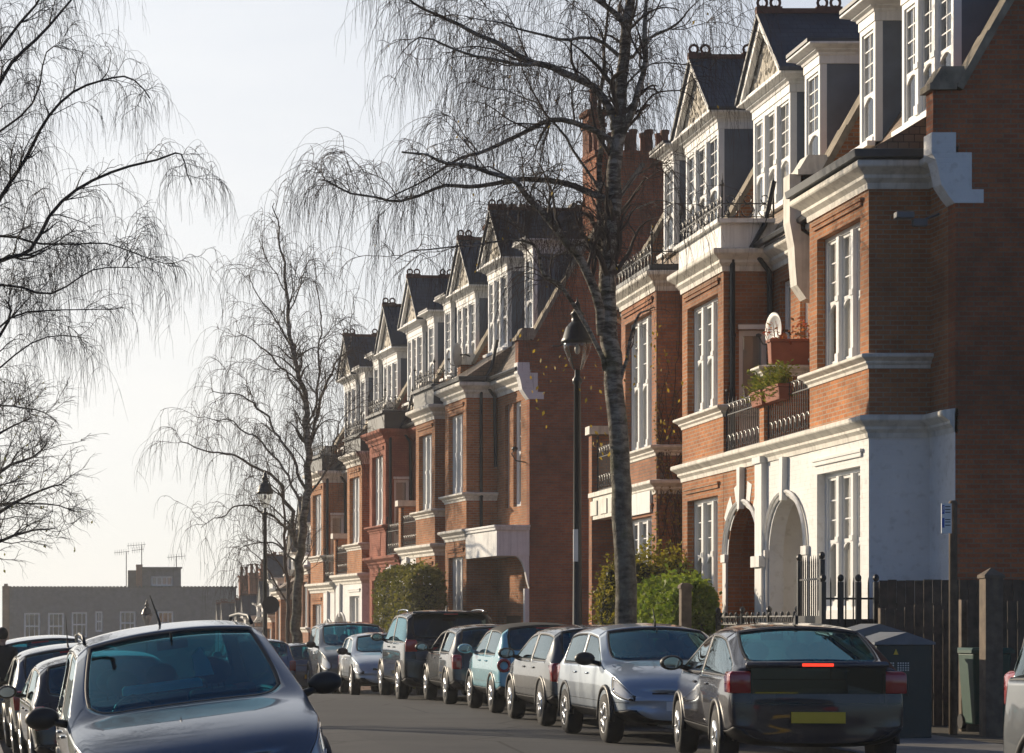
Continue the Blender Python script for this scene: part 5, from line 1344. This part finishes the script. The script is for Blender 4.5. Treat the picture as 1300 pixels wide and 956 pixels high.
# ---------------------------------------------------------------- birches
class Tree:
    def __init__(s, seed, side=4): s.r = random.Random(seed); s.big = MB(); s.tv = []; s.tf = []; s.nt = 0; s.leafpts = []
    def tw(s, pts, r0, r1, n=3):
        P = np.array(pts, float); k = len(P); o = s.nt
        t = np.gradient(P, axis=0); t /= np.linalg.norm(t, axis=1)[:, None] + 1e-9
        ref = np.array([.31, .82, .48]); a = np.cross(t, ref); a /= np.linalg.norm(a, axis=1)[:, None] + 1e-9; b = np.cross(t, a)
        rr = np.linspace(r0, r1, k)[:, None]
        for j in range(n):
            an = 2 * math.pi * j / n
            s.tv.append(P + (a * math.cos(an) + b * math.sin(an)) * rr)
        ids = np.arange(o, o + n * k).reshape(n, k)
        for j in range(n):
            i1, i2 = ids[j], ids[(j + 1) % n]
            s.tf.append(np.stack([i1[:-1], i2[:-1], i2[1:], i1[1:]], 1))
        s.nt += n * k
    def limb(s, pts, r, jitter=.05):
        """smooth a control polyline (Catmull-Rom), add wobble, return dense points + radii"""
        P = [Vector(p) for p in pts]; out = []; rad_ = []
        rs = r if isinstance(r, list) else [r * (1 - .82 * i / (len(P) - 1)) for i in range(len(P))]
        for i in range(len(P) - 1):
            p0 = P[max(i - 1, 0)]; p1 = P[i]; p2 = P[i + 1]; p3 = P[min(i + 2, len(P) - 1)]
            m = max(3, int((p2 - p1).length / .22))
            for q in range(m):
                t = q / m
                c = .5 * ((2 * p1) + (p2 - p0) * t + (2 * p0 - 5 * p1 + 4 * p2 - p3) * t * t + (3 * p1 - p0 - 3 * p2 + p3) * t ** 3)
                out.append(c + Vector((noise.noise(c * 1.9) * jitter, noise.noise(c * 1.9 + Vector((9, 0, 0))) * jitter, noise.noise(c * 1.9 + Vector((0, 9, 0))) * jitter)) * (1 if i + q else 0))
                rad_.append(rs[i] + (rs[i + 1] - rs[i]) * t)
        out.append(P[-1]); rad_.append(rs[-1])
        s.big.tube(out, rad_, 8 if rs[0] > .04 else 6)
        return out, rad_
    def hang(s, p, d, L, r, droop=1.0, n=8, sub=2, ymul=1.0):
        """a fine twig that starts along d and falls under its own weight"""
        g = s.r; pts = [np.array(p, float)]; d = Vector(d).normalized(); st = L / n
        for i in range(n):
            d = (d + Vector((g.gauss(0, .13), g.gauss(0, .13), g.gauss(0, .08))) + Vector((0, 0, -droop * (.42 + .55 * i / n)))).normalized()
            pts.append(pts[-1] + np.array(d) * st)
        s.tw(pts, r, r * .45)
        for q in range(sub):
            i = g.randint(1, n - 2); dd = Vector(pts[i + 1] - pts[i]).normalized() + Vector((g.gauss(0, .6), g.gauss(0, .6), g.gauss(-.1, .35)))
            s.hang(pts[i], dd, L * g.uniform(.25, .55), r * .75, droop * .8, max(4, n - 3), 0)
        if g.random() < .5: s.leafpts.append(pts[-1])
        return pts
    def branch(s, p, d, L, r, lev, droop=.25, tw=(1.0, .0045), dens=1.0, n=10):
        g = s.r; pts = [Vector(p)]; d = Vector(d).normalized(); st = L / n; ds = []
        for i in range(n):
            d = (d + Vector((g.gauss(0, .16), g.gauss(0, .16), g.gauss(0, .13))) + Vector((0, 0, .10 if i < n * .4 else -droop * (i / n)))).normalized(); ds.append(d)
            pts.append(pts[-1] + d * st)
        s.tw(pts, r, max(r * .22, tw[1]), 4 if r < .02 else 5)
        if lev > 0:
            for q in range(int(round(L * 2.6 * dens))):
                t = g.uniform(.12, .97); i = min(n - 1, int(t * n)); a = ds[i]
                sd = a.cross(Vector((g.gauss(0, 1), g.gauss(0, 1), g.gauss(0, 1)))).normalized()
                s.branch(pts[i], a * .7 + sd * .8 + Vector((0, 0, .15)), L * g.uniform(.3, .55) * (1.15 - .5 * t), max(r * .5 * (1 - .4 * t), tw[1] * 1.3), lev - 1, droop * 1.3, tw, dens, max(6, n - 2))
        for q in range(int(round(L * 5.0 * dens))):
            t = g.uniform(.1, 1); i = min(n - 1, int(t * n)); a = ds[i]
            s.hang(pts[i], a * .8 + Vector((g.gauss(0, .6), g.gauss(0, .6), g.gauss(.05, .35))), tw[0] * g.uniform(.5, 1.4), tw[1] * g.uniform(.8, 1.15), droop * 3.0, 8, g.choice((1, 1, 2, 2)))
    def dress(s, pts, rad_, dens, Ls, start=.15, droop=.25, tw=(1.0, .0045), lev=1, upb=.25, tdens=1.0):
        g = s.r; L = sum((b - a).length for a, b in zip(pts[:-1], pts[1:])); k = len(pts)
        for q in range(int(L * dens)):
            t = g.uniform(start, 1); i = min(k - 2, int(t * k)); a = (pts[i + 1] - pts[i]).normalized()
            sd = a.cross(Vector((g.gauss(0, 1), g.gauss(0, 1), g.gauss(0, 1)))).normalized()
            s.branch(pts[i], a * .75 + sd * .85 + Vector((0, 0, upb)), g.uniform(*Ls) * (1.2 - .55 * t), max(rad_[i] * g.uniform(.3, .5), tw[1] * 1.6), lev, droop, tw, tdens)
    def finish(s, T, bark, twig, leaf=None, nleaf=0):
        o = s.big.build('trunk', bark, T, True)
        V = np.concatenate(s.tv); Fq = np.concatenate(s.tf)
        # convert to the tree's own coordinates
        loc = np.array(T.location); V = V - loc
        me = bpy.data.meshes.new('twigs'); me.vertices.add(len(V)); me.vertices.foreach_set('co', V.astype(np.float32).ravel())
        me.loops.add(len(Fq) * 4); me.loops.foreach_set('vertex_index', Fq.astype(np.int32).ravel())
        me.polygons.add(len(Fq)); me.polygons.foreach_set('loop_start', np.arange(0, len(Fq) * 4, 4, dtype=np.int32))
        me.update(calc_edges=True); me.materials.append(M[twig])
        me.polygons.foreach_set('use_smooth', [True] * len(Fq))
        c = bpy.data.objects.new('crown', me); COL.objects.link(c); c.parent = T
        o.data.transform(Matrix.Translation(-T.location))
        if leaf and nleaf:
            m = MB(); g = s.r
            for p in g.sample(s.leafpts, min(nleaf, len(s.leafpts))):
                p = Vector(p) - T.location; q = g.uniform(.02, .04); d = Vector((g.gauss(0, .5), g.gauss(0, .5), -1)).normalized(); u = d.cross(Vector((g.gauss(0, 1), g.gauss(0, 1), .1))).normalized()
                m.add([p, p + d * q + u * q * .6, p + d * q * 2.2, p + d * q - u * q * .6], [(0, 1, 2, 3)])
            if m.v: m.build('leaves', leaf, T)
        print('tree verts', len(V))
def pts3(px, Y, dy=0, wob=0):
    """control points given on the photo at a depth that drifts by dy from start to end"""
    n = len(px); return [W(x, y, Y + dy * i / (n - 1)) for i, (x, y) in enumerate(px)]
# main birch
Y0 = 39.7; X0 = PX(793, Y0)
T = thing('birch_tree', 'tall leafless birch with patchy white bark beside the lamp post', 'tree', (X0, Y0, gz(X0, Y0) + .1), 0, 'leafless birches'); 
bt = Tree(11)
s1 = Y0 / F
trunk = [(797, 915), (796, 860), (794, 780), (792, 700), (789, 620), (784, 540), (778, 470), (774, 420), (772, 360), (774, 310), (779, 250), (781, 200), (785, 150), (788, 100), (793, 55), (799, 5), (803, -60), (806, -130), (812, -220)]
tr = [.24, .21, .185, .175, .168, .162, .158, .152, .142, .132, .125, .118, .112, .10, .09, .08, .062, .045, .02]
tp, trd = bt.limb(pts3(trunk, Y0), tr, .06)
L_ = [([(764, 425), (757, 375), (740, 335), (716, 303), (690, 270), (664, 246), (633, 224), (593, 211), (558, 202), (510, 193)], .085, -1.6),
      ([(776, 255), (745, 243), (716, 233), (664, 229), (611, 235), (567, 234), (510, 252), (444, 246), (404, 228)], .062, 1.2),
      ([(779, 182), (742, 160), (699, 156), (655, 171), (611, 193), (576, 202), (545, 224), (488, 255)], .055, -.8),
      ([(780, 165), (765, 122), (716, 92), (681, 81), (646, 66), (606, 44), (567, 26), (527, 4), (480, -25)], .075, .9),
      ([(681, 81), (637, 77), (589, 66), (532, 48), (505, 75)], .035, -.5),
      ([(785, 70), (752, 48), (708, 48), (668, 40), (629, 26), (590, 20)], .035, -1.0),
      ([(768, 470), (745, 420), (718, 372), (694, 346), (684, 322), (664, 308), (600, 310), (540, 316), (500, 332)], .042, -1.4),
      ([(770, 350), (762, 290), (762, 200), (764, 130), (768, 60), (775, 0), (782, -60)], .06, .7),
      ([(781, 190), (797, 150), (812, 110), (819, 60), (822, 10), (826, -50), (832, -120)], .07, -.4),
      ([(794, 75), (822, 48), (861, 31), (879, 9), (900, -15)], .035, .8),
      ([(784, 140), (797, 105), (826, 81), (883, 79), (905, 88)], .022, -.6),
      ([(782, 520), (791, 470), (801, 430), (812, 404), (822, 399), (832, 391)], .04, -.5),
      ([(775, 310), (745, 300), (700, 330), (668, 300), (640, 270)], .025, 1.4),
      ([(777, 300), (800, 270), (835, 255), (858, 268)], .022, 1.0),
      ([(775, 270), (735, 200), (690, 140), (660, 120), (610, 110)], .03, 2.0),
      ([(795, 30), (740, -10), (660, -40), (560, -50), (490, -60)], .05, .5), ([(800, 0), (850, -50), (900, -70), (940, -60)], .04, .5)]
for i, (px, r, dy) in enumerate(L_):
    p, rd = bt.limb(pts3(px, Y0, dy), r, .08)
    if i == 11: bt.dress(p, rd, 3.0, (.25, .6), .3, .25, (.35, .0035), 0, .2, .7); continue
    bt.dress(p, rd, 2.9 if i not in (12, 13) else 2.3, (.5, 1.9), .12, .26, (1.5, .0040), 1, .24, 1.45 if i in (0, 1, 2, 3, 8, 14, 15) else 1.0)
bt.dress(tp, trd, 2.4, (.5, 1.7), .45, .24, (1.25, .0042), 1, .3, .75)
bt.finish(T, 'bark', 'twig', 'yleaf', 70)
lm = MB()     # last yellow leaves hanging low on thin twigs near the trunk
for i in range(90):
    cx, cy = R.choice([(675, 455), (690, 480), (712, 460), (685, 500), (760, 455), (752, 500), (748, 530), (840, 450), (850, 500), (845, 545), (800, 470), (830, 440), (760, 560)])
    p = W(cx + R.gauss(0, 7), cy + R.gauss(0, 16), Y0 + R.uniform(-.6, .5)) - T.location; q = R.uniform(.025, .045); d = Vector((R.gauss(0, .5), R.gauss(0, .5), -1)).normalized(); u = d.cross(Vector((R.gauss(0, 1), R.gauss(0, 1), .1))).normalized()
    lm.add([p, p + d * q + u * q * .6, p + d * q * 2.2, p + d * q - u * q * .6], [(0, 1, 2, 3)])
lm.build('leaves', 'yleaf', T)

# far birch
Y1 = 80; X1 = PX(377, Y1)
T = thing('birch_tree', 'broad weeping birch behind the far lamp post', 'tree', (X1, Y1, gz(X1, Y1) + .1), 0, 'leafless birches')
b2 = Tree(23)
tp, trd = b2.limb(pts3([(376, 860), (376, 816), (376, 755), (382, 700), (388, 640), (391, 600), (390, 550), (386, 500), (370, 440), (363, 361), (354, 300), (348, 258)], Y1), [.2, .18, .16, .15, .135, .12, .11, .09, .07, .05, .03, .015], .12)
for px, r, dy in [([(382, 700), (363, 634), (345, 603), (309, 585), (260, 573), (228, 561)], .075, -1.5), ([(390, 580), (412, 494), (424, 470), (442, 440), (450, 395)], .06, 1), ([(388, 620), (360, 560), (330, 520), (300, 500), (265, 500)], .06, 2),
                  ([(386, 510), (350, 460), (320, 430), (300, 420)], .045, -1), ([(389, 560), (405, 470), (408, 400), (400, 340)], .05, -2), ([(378, 470), (345, 400), (325, 370), (312, 350)], .035, 1), ([(366, 400), (385, 345), (390, 320)], .03, -.5),
                  ([(383, 690), (350, 660), (310, 640), (280, 655), (255, 670)], .05, -2.5), ([(384, 660), (415, 590), (430, 540), (448, 520)], .045, -1.5), ([(386, 640), (340, 570), (300, 540), (250, 530)], .05, 3), ([(363, 370), (340, 330), (330, 300)], .025, .5), ([(380, 720), (345, 690), (325, 690), (300, 700)], .04, 1)]:
    p, rd = b2.limb(pts3(px, Y1, dy), r, .18); b2.dress(p, rd, 2.8, (.9, 2.4), .12, .26, (1.7, .006), 1, .25, .62)
b2.dress(tp, trd, 2.0, (.8, 2.2), .4, .26, (1.4, .006), 1, .3, .5)
b2.finish(T, 'bark', 'twig', None, 0)

# near birch whose trunk stands outside the picture
Y2 = 22; X2 = PX(-190, Y2)
T = thing('birch_tree', 'near weeping birch reaching in from the picture edge over the pale sky', 'tree', (X2, Y2, gz(X2, Y2) + .1), 0, 'leafless birches')
b3 = Tree(37)
tp, trd = b3.limb(pts3([(-190, 1010), (-190, 800), (-185, 600), (-180, 450), (-178, 300), (-170, 150), (-165, 0), (-160, -150), (-150, -300)], Y2), [.2, .18, .165, .15, .13, .11, .09, .06, .02], .05)
LL = [([(-186, 640), (-120, 560), (-40, 480), (8, 410), (6, 380)], .07, .3), ([(-182, 480), (-90, 300), (0, 105), (47, 47), (94, 0), (140, -40)], .06, .8), ([(-182, 560), (-80, 380), (0, 251), (31, 199), (63, 146), (110, 105), (157, 97), (190, 125)], .055, -.4),
      ([(-185, 620), (-90, 400), (0, 332), (37, 314), (78, 256), (141, 220), (199, 204), (232, 196), (244, 235)], .055, .2), ([(-184, 540), (-90, 330), (0, 303), (52, 311), (115, 308), (172, 319), (222, 335)], .035, .9), ([(-185, 580), (-90, 420), (0, 361), (68, 371), (120, 345), (170, 340)], .035, -.8),
      ([(-60, 480), (10, 405), (78, 397), (157, 390)], .028, .4), ([(-180, 380), (-90, 200), (0, 60), (60, -20), (110, -80)], .05, -.6), ([(-176, 250), (-90, 80), (-20, -60), (60, -120)], .05, .5), ([(-184, 600), (-60, 500), (0, 465), (60, 430), (110, 430)], .03, .7), ([(-180, 420), (-100, 250), (-20, 180), (40, 130), (60, 70), (85, 60)], .035, -.9)]
for px, r, dy in LL:
    p, rd = b3.limb(pts3(px, Y2, dy), r * .52, .05); b3.dress(p, rd, 5.2, (.22, .85), .33, .26, (.5, .0018), 1, .2, 2.4)
b3.finish(T, 'twig_dark', 'twig_dark')
# dense twiggy tree low at the same edge
Y3 = 41; X3 = PX(-120, Y3)
T = thing('bare_tree', 'dense twiggy small tree low at the edge, under the near weeping birch', 'tree', (X3, Y3, gz(X3, Y3) + .1))
b4 = Tree(51)
tp, trd = b4.limb(pts3([(-120, 900), (-118, 780), (-110, 700), (-100, 640), (-95, 560), (-90, 480)], Y3), [.16, .14, .12, .09, .06, .02], .05)
for px, r, dy in [([(-112, 720), (-60, 680), (0, 650), (50, 622), (85, 618)], .05, .6), ([(-112, 700), (-50, 640), (0, 600), (40, 580), (60, 560)], .05, -.5), ([(-105, 660), (-50, 590), (0, 550), (40, 530)], .045, .3), ([(-112, 740), (-60, 710), (0, 690), (40, 675), (72, 670)], .045, -.8), ([(-100, 620), (-50, 540), (0, 516), (45, 520), (75, 540)], .03, .8),
                  ([(-112, 700), (-50, 670), (0, 640), (60, 640), (95, 650)], .035, 1.2), ([(-112, 730), (-60, 660), (-10, 620), (30, 610)], .04, -1.3)]:
    p, rd = b4.limb(pts3(px, Y3, dy), r, .08); b4.dress(p, rd, 7, (.4, 1.2), .3, .03, (.36, .0036), 1, .1, 1.2)
b4.finish(T, 'twig_dark', 'twig_dark', 'ivy', 120)
# slender street tree by the far lamp
Y4 = 88; X4 = PX(366, Y4)
T = thing('bare_tree', 'slender bare street tree in front of the far houses', 'tree', (X4, Y4, gz(X4, Y4) + .1))
b5 = Tree(63); tp, trd = b5.limb(pts3([(366, 850), (366, 800), (365, 750), (362, 700), (360, 650), (352, 600)], Y4), [.1, .09, .075, .06, .04, .015], .1)
for px, r, dy in [([(366, 770), (345, 730), (325, 705), (310, 690)], .04, 1), ([(365, 760), (385, 715), (400, 690)], .04, -1), ([(364, 730), (340, 690), (330, 650)], .035, -1), ([(363, 720), (380, 670), (392, 640)], .03, 1)]:
    p, rd = b5.limb(pts3(px, Y4, dy), r, .1); b5.dress(p, rd, 2.4, (.6, 1.6), .2, .04, (.6, .007), 1, .2, .5)
b5.dress(tp, trd, 1.5, (.6, 1.4), .4, .04, (.6, .007), 1, .2, .5)
b5.finish(T, 'twig', 'twig')

# ---------------------------------------------------------------- person at the edge
def person(label, x, y, rz):
    g = gz(x, y) + .11
    T = thing('person', label, 'person', (x, y, g), rz)
    def skin(name, verts, edges, radii, mt, sub=2):
        me = bpy.data.meshes.new(name); me.from_pydata(verts, edges, []); o = bpy.data.objects.new(name, me); COL.objects.link(o)
        bpy.context.view_layer.objects.active = o
        o.modifiers.new('skin', 'SKIN'); sb_ = o.modifiers.new('sub', 'SUBSURF'); sb_.levels = sub; sb_.render_levels = sub
        for v, r in zip(me.skin_vertices[0].data, radii): v.radius = r if isinstance(r, tuple) else (r, r)
        me.skin_vertices[0].data[0].use_root = True
        ev = o.evaluated_get(bpy.context.evaluated_depsgraph_get()); m2 = bpy.data.meshes.new_from_object(ev); bpy.data.objects.remove(o)
        o = bpy.data.objects.new(name, m2); COL.objects.link(o); o.parent = T; m2.materials.clear(); m2.materials.append(M[mt]); m2.polygons.foreach_set('use_smooth', [True] * len(m2.polygons)); return o
    V = [(0, 0, .95), (0, 0, 1.12), (0, 0, 1.32), (0, 0, 1.43), (0, .01, 1.50), (.17, 0, 1.41), (.25, 0, 1.14), (.24, .10, .90), (-.17, 0, 1.41), (-.25, 0, 1.14), (-.24, .08, .90), (.10, 0, .90), (.11, .03, .5), (.11, -.02, .09), (-.10, 0, .90), (-.11, .12, .5), (-.11, .06, .09)]
    E = [(0, 1), (1, 2), (2, 3), (3, 4), (3, 5), (5, 6), (6, 7), (3, 8), (8, 9), (9, 10), (0, 11), (11, 12), (12, 13), (0, 14), (14, 15), (15, 16)]
    skin('body', V, E, [(.17, .12), (.16, .11), (.19, .12), (.11, .09), .055, .075, .055, .04, .075, .055, .04, .095, .065, .045, .095, .065, .045], 'coat')
    h = MB(); h.ell((0, .01, 1.63), .077, .098, .118, 18, 14); h.ell((0, .105, 1.61), .015, .022, .024, 8, 6)
    for s in (1, -1): h.ell((s * .077, .0, 1.62), .014, .025, .034, 8, 6); h.ell((s * .03, .094, 1.64), .013, .008, .009, 8, 6)
    h.ell((0, .095, 1.565), .025, .01, .008, 8, 6); h.tube([(0, 0, 1.46), (0, .0, 1.58)], .05, 10); h.build('head', 'skin', T, True)
    r = MB(); r.ell((0, -.018, 1.665), .088, .098, .105, 18, 12); r.build('hair', 'hair', T, True)
    for s in (1, -1):
        hd = MB(); c = Vector((s * .24, .13 if s > 0 else .11, .84)); hd.ell(c, .022, .04, .05, 10, 7)
        for q in range(4): hd.tube([c + Vector((0, -.026 + q * .018, -.03)), c + Vector((-s * .008, -.03 + q * .019, -.075)), c + Vector((-s * .022, -.026 + q * .017, -.105 + abs(q - 1.5) * .008))], [.009, .008, .006], 6)
        hd.tube([c + Vector((0, .035, .0)), c + Vector((-s * .01, .055, -.035)), c + Vector((-s * .02, .055, -.06))], [.011, .009, .007], 6); hd.build('hand', 'skin', T, True)
        f = MB(); y_ = -.02 if s > 0 else .06; f.ell((s * .11, y_ + .06, .045), .045, .13, .045, 12, 8); f.build('shoe', 'shoe', T, True)
person('person in a dark coat walking on the pavement past the parked cars', PX(3, 36), 36, 0)

# ---------------------------------------------------------------- light, sky, haze, camera
SUN_EL, SUN_AZ = 17.0, 50.0       # azimuth: degrees from -X (straight across the street) towards +Y (down the street)
a = rad(SUN_AZ); e = rad(SUN_EL)
S = Vector((-math.cos(a) * math.cos(e), math.sin(a) * math.cos(e), math.sin(e)))
sun = bpy.data.lights.new('sun', 'SUN'); sun.energy = 5.0; sun.angle = rad(.6); sun.color = (1.0, .84, .63)
so = bpy.data.objects.new('sun', sun); COL.objects.link(so); so.rotation_euler = (-S).to_track_quat('-Z', 'Y').to_euler(); so.location = (-30, 40, 30)
w = bpy.data.worlds.new('World'); SC.world = w; w.use_nodes = True; nt = w.node_tree; nt.nodes.clear()
out = nt.nodes.new('ShaderNodeOutputWorld'); bg = nt.nodes.new('ShaderNodeBackground'); sky = nt.nodes.new('ShaderNodeTexSky')
sky.sky_type = 'NISHITA'; sky.sun_disc = False; sky.sun_elevation = e
sky.sun_rotation = math.atan2(S.x, S.y)
sky.air_density = 1.0; sky.dust_density = 1.0; sky.ozone_density = 1.2; sky.altitude = 60
bg.inputs[1].default_value = .05
# thin high cloud veil, broken into soft streaks
tc = N(nt, 'TexCoord'); mp = N(nt, 'Mapping'); mp.inputs['Scale'].default_value = (1.1, 1.1, 5.0); nt.links.new(tc.outputs['Generated'], mp.inputs[0])
nz = noi(nt, 1.6, 6, mp.outputs[0], .6)
veil = ramp(nt, nz, [(.30, .0), (.72, 1.0)])
dot = N(nt, 'VectorMath', operation='DOT_PRODUCT'); nt.links.new(tc.outputs['Generated'], dot.inputs[0]); dot.inputs[1].default_value = (-.35, .92, .15)
amt = N(nt, 'MapRange'); amt.inputs['From Min'].default_value = .48; amt.inputs['From Max'].default_value = .92; amt.inputs['To Min'].default_value = .0; amt.inputs['To Max'].default_value = .86
nt.links.new(dot.outputs['Value'], amt.inputs['Value'])
vm = N(nt, 'MapRange'); vm.inputs['To Min'].default_value = .88; vm.inputs['To Max'].default_value = 1.12; nt.links.new(veil, vm.inputs['Value'])
mul = N(nt, 'Math', operation='MULTIPLY'); nt.links.new(vm.outputs[0], mul.inputs[0]); nt.links.new(amt.outputs[0], mul.inputs[1])
zs = N(nt, 'SeparateXYZ'); nt.links.new(tc.outputs['Generated'], zs.inputs[0]); zr = N(nt, 'MapRange'); zr.inputs['From Max'].default_value = .26; nt.links.new(zs.outputs['Z'], zr.inputs['Value'])
vcol = mixc(nt, zr.outputs[0], (17.4, 16.9, 15.9), (16.2, 16.5, 16.7))
c = mixc(nt, mul.outputs[0], mixc(nt, 1.0, sky.outputs[0], (.98, 1.18, 1.66), 'MULTIPLY'), vcol)
nt.links.new(c, bg.inputs[0]); nt.links.new(bg.outputs[0], out.inputs[0])
HAZE = True
if HAZE:
    m, nt, out = mat('thin_haze'); pv = N(nt, 'VolumePrincipled'); pv.inputs['Density'].default_value = .0005; pv.inputs['Color'].default_value = (.93, .95, .97, 1); pv.inputs['Anisotropy'].default_value = .3
    nt.links.new(pv.outputs[0], out.inputs['Volume'])
    k = MB(); k.box(-60, 60, -25, 262, -22, 32); o = k.build('haze', m, None, kind='stuff')
cam = bpy.data.cameras.new('camera'); co = bpy.data.objects.new('camera', cam); COL.objects.link(co); SC.camera = co
co.location = (0, 0, 1.5); co.rotation_euler = (math.pi / 2, 0, 0)
cam.sensor_width = 36; cam.lens = F / 1300 * 36; cam.shift_x = (650 - 130) / 1300; cam.shift_y = (790 - 478) / 1300
cam.clip_start = .1; cam.clip_end = 4000
v = SC.view_settings; v.view_transform = 'Standard'; v.look = 'None'; v.exposure = 0.3; v.gamma = 1; v.use_curve_mapping = False
SC.render.engine = 'CYCLES'; SC.cycles.use_denoising = True; SC.cycles.max_bounces = 8; SC.cycles.transparent_max_bounces = 16; SC.cycles.volume_bounces = 0
SC.cycles.sample_clamp_indirect = 6
